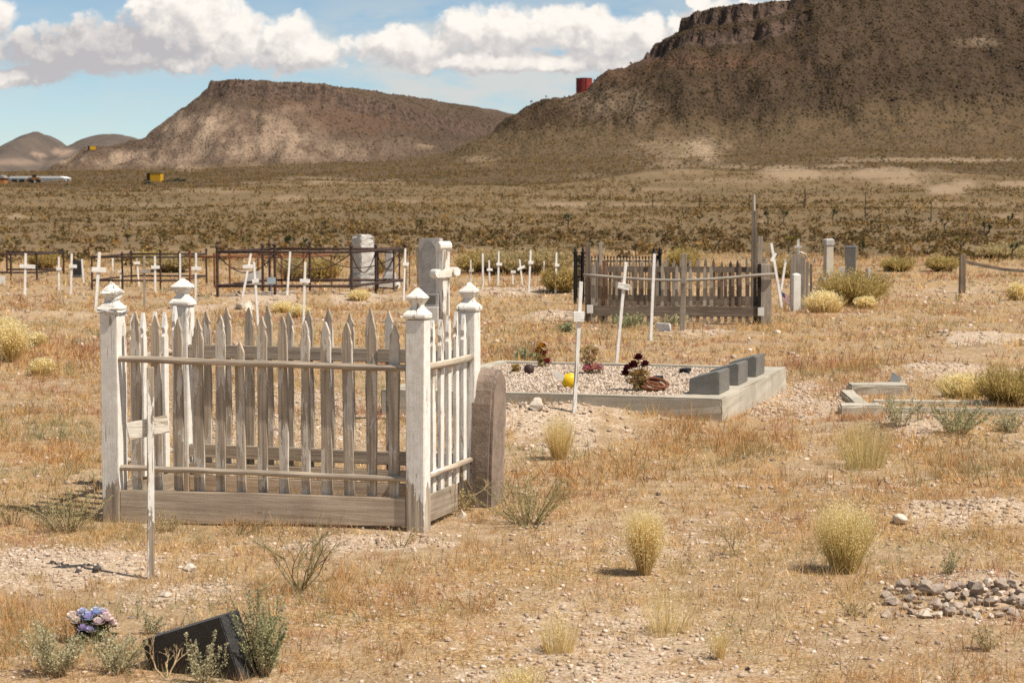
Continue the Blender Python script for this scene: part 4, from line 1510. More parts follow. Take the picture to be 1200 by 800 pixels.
def bouquet(name, label, loc, heads, stems=(0.12, 0.16, 0.05), leaf=None, cat='flowers', part='flower_head', big=1.0):
    heads = [(x, y, z, r * big, c) for x, y, z, r, c in heads]
    """heads: (x, y, z, r, colour); stems meet at the base"""
    t = thing(name, label, cat, loc)
    m = MB()
    for x, y, z, r, c in heads:
        m.tube([(x * .1, y * .1, -0.02), (x * .6, y * .6, z * .6), (x, y, z)], 0.0025, 4)
    st = m.build('stems', flat_mat('stem_green', stems, 0.7), t)
    for i, (x, y, z, r, c) in enumerate(heads):
        v, f, cc = bloom((x, y, z), r, c, seed=i)
        raw_mesh(part, v, f, M['petal'], t, cols=cc)
    if leaf:
        cs = [(x * s, y * s, z * s) for x, y, z, r, c in heads for s in (.35, .6, .85)]
        v, f, cc = petals(len(heads) * 22, cs, 0.035, [leaf] * len(cs), 0.017)
        raw_mesh('leaves', v, f, M['leaf'], t, cols=cc)
    return t


x, y, z = G(106, 752)
PINK, PEACH, BLUE, VIO = (0.93, 0.73, 0.71), (0.94, 0.81, 0.72), (0.62, 0.66, 0.90), (0.64, 0.57, 0.82)
bouquet('flower_bouquet', 'small bunch of pink, peach, blue and violet cloth flowers among weeds at lower left', (x, y, z),
        [(-0.065, 0, .085, .030, PEACH), (-0.045, -.02, .075, .024, PEACH), (-0.03, .01, .10, .026, (0.72, 0.73, 0.92)), (-0.005, -.01, .085, .030, BLUE), (0.02, .015, .10, .028, BLUE), (0.035, -.02, .07, .026, PINK),
         (0.06, 0, .08, .030, PINK), (0.078, .015, .06, .024, PINK), (-0.02, -.03, .05, .026, VIO), (0.01, -.035, .045, .022, (0.68, 0.60, 0.86)), (0.045, .03, .10, .022, (0.88, 0.74, 0.76)), (-0.035, -.035, .03, .018, (0.22, .05, .30))],
        leaf=(0.15, 0.16, 0.08))
DKR, DRY = (0.105, 0.018, 0.022), (0.48, 0.33, 0.15)
bx, by, bz = on_bed(752, 458)
tr = bouquet('rose_bouquet', 'dried bunch of dark red roses leaning on the plot gravel', (bx, by, bz),
        [(-0.10, 0, .10, .030, DKR), (-0.05, 0, .15, .034, DKR), (-0.02, .01, .20, .030, DKR), (0.02, 0, .16, .028, DKR), (-0.09, -.02, .14, .026, DKR), (-0.03, -.02, .10, .030, DRY), (-0.005, -.03, .07, .030, DRY),
         (-0.05, -.03, .05, .030, DRY), (0.01, -.02, .11, .026, DRY)], stems=(0.35, .25, .12), leaf=(0.54, 0.39, 0.18), big=1.3)
tr.scale = (1.3, 1.3, 1.25)
t = thing('wreath_coil', 'rust brown curled wreath lying beside the dark red roses', 'wreath', (bx + 0.07, by - 0.02, bz))
m = MB()
for j in range(4):
    rr = 0.055 + 0.022 * random.random()
    ox, oz = random.uniform(-.03, .05), 0.035 + 0.012 * j
    tl = random.uniform(-.5, .5)
    m.tube([(ox + rr * 1.25 * math.cos(a), rr * math.sin(a), oz + rr * 0.45 * math.sin(a + tl)) for a in np.linspace(0, 6.1, 15)], 0.012, 6)
m.build('coil', flat_mat('wreath_brown', (0.20, 0.075, 0.035), 0.8), t)
bx, by, bz = on_bed(634, 430)
tr = bouquet('flower_bunch', 'small upright bunch of orange and dark red flowers at the rear of the plot', (bx, by, bz),
        [(0, 0, .15, .028, (0.62, 0.33, 0.04)), (-0.02, 0, .11, .03, (0.55, 0.25, 0.06)), (0.02, 0, .10, .028, (0.33, 0.05, 0.05)), (0.0, -.02, .06, .03, (0.5, 0.33, 0.14)), (0.045, 0, .03, .03, (0.30, 0.05, 0.05)), (0.02, 0, .165, .016, (0.36, 0.05, 0.08))],
        stems=(0.3, .22, .1), leaf=(0.50, 0.38, 0.17), big=1.4)
tr.scale = (1.2, 1.2, 1.2)
bx, by, bz = on_bed(604, 437)
bouquet('flower_tuft', 'little tuft of faded yellow flowers at the left of the gravel plot', (bx, by, bz),
        [(-.02, 0, .05, .024, (0.55, 0.36, 0.07)), (.02, 0, .055, .026, (0.60, 0.42, 0.10)), (0, -.02, .03, .024, (0.45, 0.28, 0.07))], stems=(0.3, .22, .1), leaf=(0.35, 0.25, 0.1))
bx, by, bz = on_bed(691, 438)
tr = bouquet('dried_flowers', 'pale dried flower spray in a pink holder behind the leaning stake', (bx, by, bz),
        [(-.05, 0, .15, .026, (0.66, 0.49, 0.26)), (0, .01, .17, .028, (0.70, 0.54, 0.31)), (.04, 0, .15, .026, (0.62, 0.45, 0.22)), (.02, -.02, .11, .024, (0.64, 0.46, 0.24)), (-.02, 0, .11, .024, (0.68, 0.5, 0.28)),
         (.03, -.01, .03, .034, (0.68, 0.30, 0.30)), (-.02, -.01, .025, .03, (0.66, 0.33, 0.32)), (.07, 0, .03, .03, (0.70, 0.42, 0.38))], stems=(0.3, .22, .12), leaf=(0.70, .54, .30), big=1.5)
tr.scale = (1.25, 1.25, 1.25)
bx, by, bz = on_bed(620, 438)
t = thing('round_pot', 'round dark brown pot beside the orange flowers on the gravel plot', 'pot', (bx, by, bz))
m = MB()
m.stack([(0.028, 0), (0.042, .02), (0.047, .045), (0.042, .07), (0.028, .085), (0.024, .08)], n=14)
m.build('pot_body', flat_mat('pot_brown', (0.075, 0.045, 0.035), 0.5), t, smooth=True)
bx, by, bz = on_bed(667, 454)
t = thing('toy_duck', 'bright yellow plastic grave ornament with white wing on the plot gravel', 'ornament', (bx, by, bz))
m = MB()
prof = []
for k in range(13):
    a = math.pi * k / 12
    prof.append((max(0.004, 0.066 * math.sin(a) ** 0.9), 0.058 - 0.06 * math.cos(a)))
m.stack(prof, n=16, sy=0.75)
m.build('body', flat_mat('ornament_yellow', (0.80, 0.50, 0.015), 0.4, var=0.1), t, smooth=True)
m = MB()
m.stack([(0.03, .085), (0.026, .112), (0.012, .124)], 0.012, 0, n=12)
m.build('top', flat_mat('ornament_yellow_top', (0.78, 0.52, 0.03), 0.4, var=0.1), t, smooth=True)
m = MB().plate([(-0.05, 0.05), (-0.10, 0.085), (-0.155, 0.145), (-0.12, 0.135), (-0.06, 0.115), (-0.03, 0.09)], -0.03, -0.014)
m.build('wing', flat_mat('ornament_white', (0.75, 0.70, 0.62), 0.5, var=0.1), t)


# ------------------------------------------------------------------ dark granite marker, lower left
x, y, z = G(256, 794)
t = thing('granite_marker', 'tilted dark granite marker half sunk in weeds at the lower left', 'grave marker', (x, y, z), R(-26), ry=R(-19), rx=R(3))
MB().plate([(-0.27, -0.20), (0.085, -0.20), (0.085, 0.20), (-0.27, 0.20)], 0, 0.12).build('marker_block', M['granite_dark'], t, bevel=0.004)


# ------------------------------------------------------------------ broken curb plot at right
x, y, z = G(985, 486)
t = thing('grave_curb', 'low broken concrete grave curb among sage and gravel at right', 'grave curb', (x, y, z), R(-4))
MB().box((0.17, 0.13, -0.01), (0.34, 0.24, 0.17), jit=0.008).build('curb', M['concrete'], t, bevel=0.012, sub=3, jitter=0.0018)
MB().box((1.50, 0.02, -0.025), (2.3, 0.07, 0.16), jit=0.008).build('curb', M['concrete'], t, bevel=0.012, sub=3, jitter=0.0018)
MB().box((0.22, 0.95, -0.03), (0.12, 1.36, 0.16), jit=0.006).build('curb', M['concrete'], t, bevel=0.012, sub=3, jitter=0.0018)
MB().box((1.3, 0.85, -0.03), (1.9, 0.08, 0.14), jit=0.006).build('curb', M['concrete'], t, bevel=0.012, sub=3, jitter=0.0018)
MB().box((0.52, 1.95, 0.0), (0.52, 0.36, 0.16), jit=0.008).build('cap_block', M['concrete'], t, bevel=0.014, sub=3, jitter=0.0018)
bx, by, bz = G(1078, 478)
t = thing('hole_stand_in', 'jagged black lump standing in for the dark hole inside the broken curb', 'rock', (bx, by, bz))


def rock_part(t, name, sx, sy, sz, mat, rough=0.22, sub=2, sink=0.3):
    bm = bmesh.new()
    bmesh.ops.create_icosphere(bm, subdivisions=sub, radius=1)
    o = Vector((random.random() * 50, random.random() * 50, random.random() * 50))
    cuts = [(Vector((random.gauss(0, 1), random.gauss(0, 1), random.gauss(0, .8))).normalized(), random.uniform(0.42, 0.78)) for _ in range(12)]
    from mathutils import noise as mn
    for v in bm.verts:
        p = v.co.copy()
        for n, d in cuts:
            e = p.dot(n) - d
            if e > 0:
                p -= n * e * 0.97
        p *= 1 + rough * 0.6 * mn.noise(v.co * 1.7 + o) + rough * 0.3 * mn.noise(v.co * 4.5 + o)
        v.co = Vector((p.x * sx, p.y * sy, p.z * sz + sz * (1 - sink * 2) * 0.8))
    me = bpy.data.meshes.new(name)
    bm.to_mesh(me)
    bm.free()
    me.materials.append(mat)
    ob = bpy.data.objects.new(name, me)
    COL.objects.link(ob)
    ob.parent = t
    return ob


def rock(label, px, py, wpx, hpx, mat, group=None, name='rock', rot=None, lift=0.0):
    x, y, z = G(px, py)
    k = FPX / y
    s = wpx / k / 2 * 1.12
    o = rock_part(None, name, s, s * random.uniform(.7, 1.0), hpx / k / 2 * 1.15, M[mat], sub=3 if wpx > 14 else 2, sink=0.42 if group else 0.3)
    o.location = (x, y, z + lift)
    o.rotation_euler = (0, 0, rot if rot is not None else random.uniform(0, 6))
    return tag(o, label, 'rock', group)


bpy.data.objects.remove(t)
rock('jagged black lump standing in for the dark hole inside the broken curb', 1078, 479, 11, 8, 'dark_rock')  # black rock shape added in place of a dark hole
x, y, z = G(1047, 457)
t = thing('stake_sign', 'small tilted grey metal grave plate on a stake behind the broken curb', 'grave sign', (x, y, z), 0.3, ry=R(6))
MB().box((0, 0, 0.03), (0.012, 0.012, 0.2)).build('stake', M['steel'], t)
MB().plate([(-0.055, 0.06), (0.035, 0.02), (0.06, 0.12), (-0.035, 0.165)], -0.014, -0.008).build('plate', M['steel'], t)
for a in (('white chalky stone lying on bare ground right of the fence', 871, 572, 20, 8, 'pale_rock'), ('rough pale boulder by the leaning crosses in the left background', 286, 362, 28, 15, 'pale_rock'),
          ('dark flat stone in the gravel left of the near white cross, larger of the pair', 113, 670, 15, 11, 'dark_rock'), ('dark stone at left in the gravel bed, smaller of the pair', 92, 670, 12, 8, 'dark_rock'),
          ('pale round boulder against the front of the concrete plot', 630, 478, 26, 16, 'pale_rock'), ('whitish stone at the left end of the right hand gravel mound', 1054, 612, 24, 14, 'pale_rock'),
          ('pale stone at the foot of the near white cross', 192, 698, 20, 8, 'pale_rock'), ('pale angular stone right of the near white cross', 222, 668, 20, 12, 'pale_rock'),
          ('splintered stone between the fence corner and the brown headstone', 541, 606, 14, 14, 'pale_rock'), ('small dark stone on bare ground above the round straw clump', 772, 580, 8, 6, 'dark_rock'),
          ('small white stone in the grass before the rear stakes', 863, 783, 9, 6, 'pale_rock'), ('white stone low in the grass behind the bush at right', 1023, 330, 8, 5, 'pale_rock'),
          ('white flat stone on the ground right of the wooden grave board', 956, 338, 10, 4, 'pale_rock'), ('pale stone beside the dark grey stone in the lower right gravel', 876, 785, 8, 7, 'dark_rock')):
    rock(*a)

x, y, z = G(777, 388)
t = thing('stone_block', 'short whitish rectangular stone block on the grass before the brown fence', 'stone block', (x, y, z), -0.2)
MB().box((0, 0, 0.045), (0.20, 0.14, 0.12), jit=0.008).build('block', M['marble_white'], t, bevel=0.012)

# the rough stone heap, lower right
random.seed(23)
k = 0
spots = []
for i in range(330):
    px = 1036 + 164 * random.random() ** 0.9
    s = (px - 1036) / 164
    py = lerp(702, 708, s) + random.uniform(-18 - 14 * s, 16)
    w = random.choice((7, 8, 9, 10, 12, 14, 17, 20, 25))
    if all(abs(px - a) > (w + c) * .27 or abs(py - b) > (w + c) * .15 for a, b, c in spots):
        spots.append((px, py, w))
for px, py, w in sorted(spots, key=lambda q: q[1]):
    up = max(0, 1 - abs(py - 700) / 26)
    rock('rough grey brown stone in the low heap at the lower right', px, py + 4, w, w * random.uniform(.55, .8), random.choice(('heap_rock', 'heap_rock', 'brown_rock', 'brown_rock', 'pale_rock', 'heap_rock')),
         'stones of the rough heap', lift=0.03 * up * random.random())


# ------------------------------------------------------------------ brown picket fence in the middle distance
random.seed(5)


def brown_fence():
    Y0 = 27.9
    a = at_depth(690, 380, Y0)
    z = float(height(a.x, Y0))
    A = -0.10
    t = thing('brown_fence', 'weathered brown square picket fence with sagging grey top rail', 'fence', (a.x, Y0, z), A)
    k = FPX / Y0
    W, D = 205 / k, 2.3
    hz = lambda py: at_depth(700, py, Y0).z - z
    rail_z = hz(322)

    def row(x0, y0, x1, y1, n, top0, top1, mat, base, face):
        for i in range(n):
            s = (i + 0.5) / n
            if random.random() < 0.05:
                continue
            x, y = lerp(x0, x1, s), lerp(y0, y1, s)
            hi = lerp(top0, top1, s) * random.uniform(.95, 1.04)
            w = random.uniform(.019, .028)
            rot = Matrix.Translation((x, y, 0)) @ Matrix.Rotation(face, 4, 'Z') @ Matrix.Rotation(random.uniform(-.025, .025), 4, 'Y')
            MB().plate([(w, 0.02), (w, hi - .1), (w * .7, hi - .05), (0.004, hi), (-w * .7, hi - .05), (-w, hi - .1), (-w, 0.02)], -0.01, 0.01, rot).build('picket', M[random.choice(mat)], t)
        L = math.hypot(x1 - x0, y1 - y0)
        for zz, h in ((base - .02, 0.15),):
            MB().box(((x0 + x1) / 2, (y0 + y1) / 2, zz), (L - .1, 0.03, h), Matrix.Rotation(face, 4, 'Z')).build('base_board', M['brown_x'], t)
    row(0.0, 0.02, W, 0.02, 25, .86, .87, ['brown', 'brown', 'grey_wood'], 0.20, 0)
    row(0.12, D, W + .1, D, 20, .9, .9, ['brown', 'grey_wood'], 0.25, 0)
    row(0.0, 0.1, 0.12, D, 10, .9, .9, ['brown'], 0.2, R(87))
    row(W, 0.1, W + .1, D, 12, .9, .9, ['grey_wood', 'brown'], 0.2, R(87))
    MB().box((W / 2, D - .03, 0.72), (W - .1, .03, .09)).build('rail', M['brown_x'], t)
    pts = [(lerp(-.08, W + .14, s), -0.045, rail_z - 0.085 * math.sin(math.pi * min(1, s * 1.02)) ** 1.2 + 0.02 * s) for s in np.linspace(0, 1, 13)]
    MB().tube(pts, 0.022, 7).build('rail', M['grey_wood_x'], t, smooth=True)

    def post(px, top, w, mat, dy=0.0, foot=0.0):
        x = (px - 690) / k
        MB().stack([(w / 2, -0.1), (w / 2, hz(top))], x, dy, sy=0.8).build('post', M[mat], t, bevel=0.006, jitter=0.003)
    post(688.5, 285, .07, 'brown', 0.09)
    post(703, 284, .055, 'grey_wood', 0.1)
    post(707, 306, .07, 'rust', 0.2)
    post(762, 300, .05, 'brown', D - .1)
    post(896, 309, .16, 'grey_wood', 0.06)
    post(889, 277, .07, 'grey_wood', 0.12)
    post(884, 247, .05, 'brown', 0.26)
    post(888, 309, .05, 'dark_gap', 0.0)
    for px, py in ((691.5, 362), (890, 364)):
        MB().box(((px - 690) / k, -0.075, hz(py)), (0.09, 0.05, 0.12)).build('foot_box', M['marble_white'], t, bevel=0.005)


brown_fence()
x, y, z = G(885.5, 372)
t = thing('tall_pole', 'tall thin grey wooden pole rising at the right end of the brown fence', 'pole', (x, y + .25, z), ry=R(-.4))
MB().stack([(.045, -.1), (.04, 1.0), (.025, 1.9)], n=8).build('pole_shaft', M['grey_wood'], t)


def iron_fence():
    Y = 33.5
    a = at_depth(673, 352, Y)
    z = float(height(a.x, Y))
    t = thing('iron_fence', 'black wrought iron grave fence with ornate paired posts behind the brown fence', 'fence', (a.x, Y, z), 0)
    k = FPX / Y
    hz = lambda py: at_depth(700, py, Y).z - z
    for px in (674, 683, 766, 773):
        x = (px - 673) / k
        m = MB()
        m.stack([(.03, -.05), (.03, hz(298)), (.05, hz(297)), (.045, hz(295)), (.015, hz(294)), (.03, hz(292.5)), (.006, hz(289))], x, 0, n=8)
        m.build('post', M['black_iron'], t)
    for px0, px1 in ((674, 683), (766, 773)):
        x0, x1 = (px0 - 673) / k, (px1 - 673) / k
        m = MB()
        for j in range(1, 4):
            xx = lerp(x0, x1, j / 4)
            m.tube([(xx, 0, .1), (xx, 0, hz(299))], 0.014, 6)
        for q in range(5):
            m.tube([(x0, 0.004, lerp(.12, hz(300), q / 4)), (x1, 0.004, lerp(.12, hz(300), q / 4))], 0.014, 5)
        m.build('scroll_panel', M['black_iron'], t)
    for zz in (hz(306), .15):
        MB().tube([(10 / k, 0, zz), (93 / k, 0, zz)], 0.014, 6).build('rail', M['black_iron'], t)
    for i in range(22):
        xx = lerp(13 / k, 91 / k, i / 21)
        m = MB().stack([(.008, .1), (.008, hz(303)), (.018, hz(302)), (.002, hz(299.5))], xx, 0.018, n=6)
        m.build('picket', M['black_iron'], t)
    for px in (671.5,):
        pass


iron_fence()


# ------------------------------------------------------------------ pipe fences hung with chain
def catenary(p0, p1, sag, n=13):
    return [(lerp(p0[0], p1[0], s), lerp(p0[1], p1[1], s), lerp(p0[2], p1[2], s) - sag * 4 * s * (1 - s)) for s in np.linspace(0, 1, n)]


def pipe_fence(label, foot, rails, posts, mat, runs, r=0.024, chains=(), pr=None):
    """foot: photo point of the origin post; posts: (dx m, dy m, height m); runs: index pairs; rails: heights"""
    x, y, z = G(*foot)
    t = thing('pipe_fence', label, 'fence', (x, y, z))
    for i, (px, py, h) in enumerate(posts):
        zz = float(height(x + px, y + py)) - z
        m = MB()
        m.stack([(pr or r, zz - .1), (pr or r, h - .03), (r * 1.5, h - .028), (r * 1.5, h), (r * .5, h + .03)], px, py, n=8)
        m.build('post', M[mat], t)
    for i, j in runs:
        for h in rails:
            if isinstance(h, tuple):
                h0, h1 = h
            else:
                h0 = h1 = h
            a, b = posts[i], posts[j]
            MB().tube([(a[0], a[1] + .004, h0), (b[0], b[1] + .004, h1)], r, 8).build('rail', M[mat], t, smooth=True)
    for i, j, h, sag in chains:
        a, b = posts[i], posts[j]
        MB().tube(catenary((a[0], a[1], h), (b[0], b[1], h), sag), 0.011, 5).build('chain', M['iron'], t)
    return t


k = FPX / 36.7
W = 150 / k
pipe_fence('long low rusty pipe enclosure hung with drooping chains', (255, 348), (.82, .20),
           [(0, 0, .92), (W, 0, .93), (W + .33, 1.6, .92), (W + .8, 3.2, .90), (.55, 3.2, .93), (.62, 1.6, .93), (1.35, 3.2, .95), (1.05, 0.0, .96)], 'iron',
           ((0, 1), (1, 3), (3, 4), (4, 0)), 0.026,
           ((0, 5, .78, .30), (5, 4, .78, .3), (0, 7, .8, .36), (7, 1, .8, .30), (4, 6, .8, .4), (6, 3, .8, .36), (1, 2, .8, .38), (2, 3, .8, .38)))
k = FPX / 44
pipe_fence('dark pipe enclosure around pale crosses in the left background', (108, 340), (.68, .20),
           [(0, 0, .70), (31 / k, 0.1, .76), (92 / k, 0, .78), (72 / k, 0, .82), (6 / k + .1, 3.0, .74), (96 / k, 3.0, .78)], 'iron', ((0, 2), (2, 5), (5, 4), (4, 0)), 0.02)
k = FPX / 49
pipe_fence('orange rusted pipe enclosure behind the chain hung fence', (223, 338), (.66,),
           [(0, 0, .80), (22 / k, 0.2, .72), (30 / k, 1.2, .70), (88 / k, 0, .70), (109 / k, 0, .82), (128 / k, 1.8, .66), (52 / k, 2.2, .70)], 'rust', ((0, 4), (4, 5), (5, 6), (6, 0)), 0.022)
k = FPX / 47
pipe_fence('dark pipe enclosure cut by the left edge of the view', (13, 328), (.62, .18),
           [(0, 0, .64), (30 / k, 0, .66), (-40 / k, 0, .65), (33 / k, 2.5, .66), (-36 / k, 2.5, .66)], 'iron', ((2, 1), (1, 3), (3, 4)), 0.024)
k = FPX / 41
pipe_fence('short pipe railing around the small stepped obelisk', (443, 340), (.78, .05),
           [(0, 0, .80), (19 / k, -.4, .82), (19 / k, 1.6, .80), (2 / k, 2.0, .8)], 'iron', ((0, 1), (1, 2), (2, 3)), 0.018, ((0, 1, .72, .3),))


# ------------------------------------------------------------------ monuments
def monument(name, label, foot, parts, rz=0.0, cat='headstone', ry=0.0):
    x, y, z = G(*foot)
    t = thing(name, label, cat, (x, y, z), rz, ry=ry)
    return t, FPX / y


t, k = monument('granite_monument', 'large rough hewn pale granite tombstone on a block base behind the pipe fence', (426, 337), None, R(38))
m = MB().box((0, 0, .12), (.50, .46, .32), jit=0.02)
m.build('base', M['granite_pale'], t, bevel=0.02, sub=2, jitter=0.006)
m = MB().stack([(.175, .283), (.185, .55), (.18, .9), (.172, 1.06), (.13, 1.125)], sx=1.0, sy=.95)
m.build('tablet', M['granite_pale'], t, bevel=0.015, sub=2, jitter=0.009)

t, k = monument('tablet_stone', 'tall grey marble tablet with an arched inset standing on a stepped base', (503, 378), None, R(-20))
MB().box((0, 0.02, .06), (.42, .36, .36)).build('plinth', M['marble_white'], t, bevel=0.012)
MB().box((0.02, .02, .335), (.34, .26, .19)).build('die', M['marble'], t, bevel=0.008)
MB().box((0.02, -.112, .335), (.26, .012, .13)).build('name_panel', M['granite_grey'], t, bevel=0.003)
MB().box((0.02, .02, .83), (.33, .13, .80)).build('tablet', M['marble'], t, bevel=0.008)
arch = [(-.115 + .02, .45), (.135, .45), (.135, 1.02)] + [(.02 + .115 * math.cos(a), 1.02 + .17 * math.sin(a)) for a in np.linspace(.2, math.pi - .2, 9)] + [(-.095, 1.02)]
MB().plate(arch, -.054, -.043).build('arched_inset', stone_mat('tablet_inset', (.25, .24, .225), (.36, .345, .32), 12, .4, .15, dist=.004), t)

t, k = monument('stepped_obelisk', 'small grey obelisk on stepped base beyond the pipe fence', (456.5, 338), None, R(-10))
for w, z0, z1 in ((.19, -.1, .13), (.15, .131, .21)):
    MB().stack([(w, z0), (w, z1)]).build('step', M['marble_white'], t, bevel=0.01)
MB().stack([(.125, .211), (.11, .32), (.095, .34)]).build('base', M['marble'], t, bevel=0.006)
MB().stack([(.085, .341), (.06, .80), (.012, .86)]).build('shaft', M['marble'], t, bevel=0.004)

t, k = monument('dark_headstone', 'small dark grey upright headstone among crosses in the left background', (91, 325), None, R(-14))
MB().plate([(-.10, -.08), (.12, -.08), (.12, .40), (.06, .42), (-.10, .42)], -.06, .06).build('tablet', M['granite_dark'], t, bevel=0.01)
MB().box((0, 0, .0), (.30, .2, .12)).build('base', M['granite_grey'], t, bevel=.01)

t, k = monument('white_plaque', 'small white rectangular marker at the far left edge of the view', (1.5, 334), None, 0.1)
MB().box((0, 0, .09), (.17, .04, .22)).build('marker_block', M['marble_white'], t, bevel=.006)

t, k = monument('wood_plank', 'dark grey plank grave marker leaning left beside the tall marble tablet', (492, 338), None, 0.1, 'grave board', R(-2.4))
MB().plate([(-.05, -.1), (.05, -.1), (.05, .84), (.0, .87), (-.05, .84)], -.012, .012).build('board', M['brown'], t, bevel=.003)
t, k = monument('iron_rod', 'thin dark iron rod stuck upright between the plank and a cross', (480, 336), None, 0, 'rod')
MB().tube([(0, 0, -.1), (0, 0, .4), (.006, 0, .72)], 0.009, 6).build('rod', M['iron'], t)

t, k = monument('metal_marker', 'small grey metal name plate on a stake before the pipe fence', (318, 347), None, 0.15, 'grave sign')
MB().box((0, 0, .12), (.02, .02, .5)).build('stake', M['steel'], t)
MB().box((0, -.016, .28), (.16, .012, .13), Matrix.Rotation(R(-12), 4, 'X')).build('plate', M['steel'], t, bevel=.003)
t, k = monument('slanted_slab', 'grey slanting slab stone inside the chain hung pipe fence', (289, 333), None, 0.2, 'headstone')
MB().plate([(-.22, -.05), (.30, -.05), (.30, .28), (.12, .28)], -.1, .1).build('slab', M['marble'], t, bevel=.01)

t, k = monument('wood_grave_board', 'tall grey wooden grave board topped by a small white cross', (934, 363), None, R(-12), 'grave board')
MB().plate([(-.12, -.1), (.13, -.1), (.13, .78), (.12, .86), (.05, .92), (-.06, .92), (-.115, .86), (-.12, .78)], -.02, .02).build('board', M['grey_wood'], t, bevel=.004)
MB().box((0.01, -.0, 1.05), (.035, .025, .24)).build('cross_post', M['cross_white'], t)
MB().box((0.01, -.026, 1.05), (.12, .022, .03)).build('cross_arm', M['cross_white_x'], t)
m = MB()
m.tube([(-.20, .0, .78), (-.15, 0, .90), (-.05, 0, .955), (.06, 0, .96), (.14, 0, .92), (.17, 0, .84)], .016, 6)
m.build('arched_band', M['cross_worn'], t)
MB().box((.16, .05, .38), (.05, .03, .85)).build('side_stake', M['grey_wood'], t)
MB().box((.22, .08, .36), (.04, .03, .8)).build('side_stake', M['brown'], t)
t, k = monument('white_post', 'short thick cream white post in front of the wooden grave board', (932.5, 365), None, R(10), 'post')
MB().stack([(.062, -.1), (.062, .60), (.02, .625)]).build('post_shaft', M['marble_white'], t, bevel=.004)
cross('white cross leaning left beside the right end of the brown fence, its arm tilted', (916, 361), (902.5, 285), 3.6, (301, 899, 910, 50), 'w', yaw=0.3, barh=4)
cross('bent white stake crossing behind the leaning white cross by the grave board', (913.5, 352), (921, 305), 3.2, None, 'w', yaw=.2, name='grave_stake', cat='stake')
t, k = monument('broken_picket', 'zigzag broken white picket leaning right of the wooden grave board', (952, 345), None, 0.1, 'picket')
m = MB()
m.tube([(.02, 0, -.05), (.0, 0, .08), (-.13, 0, .26), (-.06, 0, .48), (.06, 0, .68)], .026, 5)
m.build('stick', M['cross_worn'], t)

t, k = monument('capped_pillar', 'slender pale stone pillar with a square cap and block base', (970.5, 336), None, R(15), 'monument')
MB().stack([(.16, -.1), (.16, .17), (.13, .19)]).build('base', M['concrete'], t, bevel=.008)
MB().stack([(.085, .191), (.075, .86)]).build('shaft', M['concrete'], t, bevel=.004)
MB().stack([(.09, .861), (.095, .97), (.06, 1.0)]).build('cap', M['marble'], t, bevel=.004)
t, k = monument('granite_pillar', 'blue grey polished granite block headstone behind the big yellow bush', (996.5, 327), None, R(-14), 'headstone')
MB().box((0, 0, .36), (.26, .20, .82)).build('block', M['granite_grey'], t, bevel=.006)
MB().box((0, 0, .80), (.27, .21, .05)).build('cap', M['steel'], t, bevel=.006)
t, k = monument('white_tombstone', 'low white tombstone left of the blue grey granite block', (987, 325), None, R(-14), 'headstone')
MB().plate([(-.10, -.06), (.10, -.06), (.10, .22), (.05, .27), (-.05, .27), (-.10, .22)], -.04, .04).build('tablet', M['marble_white'], t, bevel=.006)
t, k = monument('white_ledger', 'broken whitish headstone right of the big yellow bush', (1019, 330), None, R(20), 'headstone')
MB().plate([(-.08, -.06), (.12, -.06), (.12, .05), (.02, .12), (.0, .30), (-.08, .32)], -.06, .06).build('tablet', M['marble'], t, bevel=.006)

# fallen rail fence at the right edge
x, y, z = G(1127.5, 344)
t = thing('broken_fence', 'lone dark fence post with a sagging plank rail at the right', 'fence', (x, y, z), 0)
MB().stack([(.055, -.1), (.055, .76)]).build('post', M['brown'], t, bevel=.006, jitter=.003)
pts = [(.06, -.03, .62), (.4, -.03, .54), (.8, -.02, .47), (1.2, -.02, .435), (1.35, -.02, .43)]
m = MB()
for p, q in zip(pts[:-1], pts[1:]):
    p, q = Vector(p), Vector(q)
    ang = math.atan2(q.z - p.z, q.x - p.x)
    m.box((p + q) / 2, ((q - p).length + .012, .03, .06), Matrix.Rotation(-ang, 4, 'Y'))
m.build('rail', M['brown_x'], t)

# little flag
x, y, z = G(916, 362)
t = thing('grave_flag', 'small striped flag drooping on a stick by the leaning white cross', 'flag', (x + .03, y - .1, z), R(10), ry=R(-10))
MB().tube([(0, 0, -.05), (0, 0, .34)], .006, 5).build('stick', M['grey_wood'], t)
m_red, m_wh, m_bl = flat_mat('flag_red', (.36, .05, .06), .8), flat_mat('flag_white', (.7, .66, .62), .8), flat_mat('flag_blue', (.05, .07, .2), .8)
for i in range(9):
    z1, z0 = .30 - i * .018, .30 - (i + 1) * .018
    sl = .05
    x0 = .004 if i > 3 else .05
    MB().plate([(x0, z0 - x0 * .9), (.11, z0 - .10), (.11, z1 - .10), (x0, z1 - x0 * .9)], -.003, .003).build('stripe', m_red if i % 2 == 0 else m_wh, t)
MB().plate([(.004, .30 - 4 * .018), (.05, .30 - 4 * .018 - .045), (.05, .255), (.004, .30)], -.004, .004).build('canton', m_bl, t)


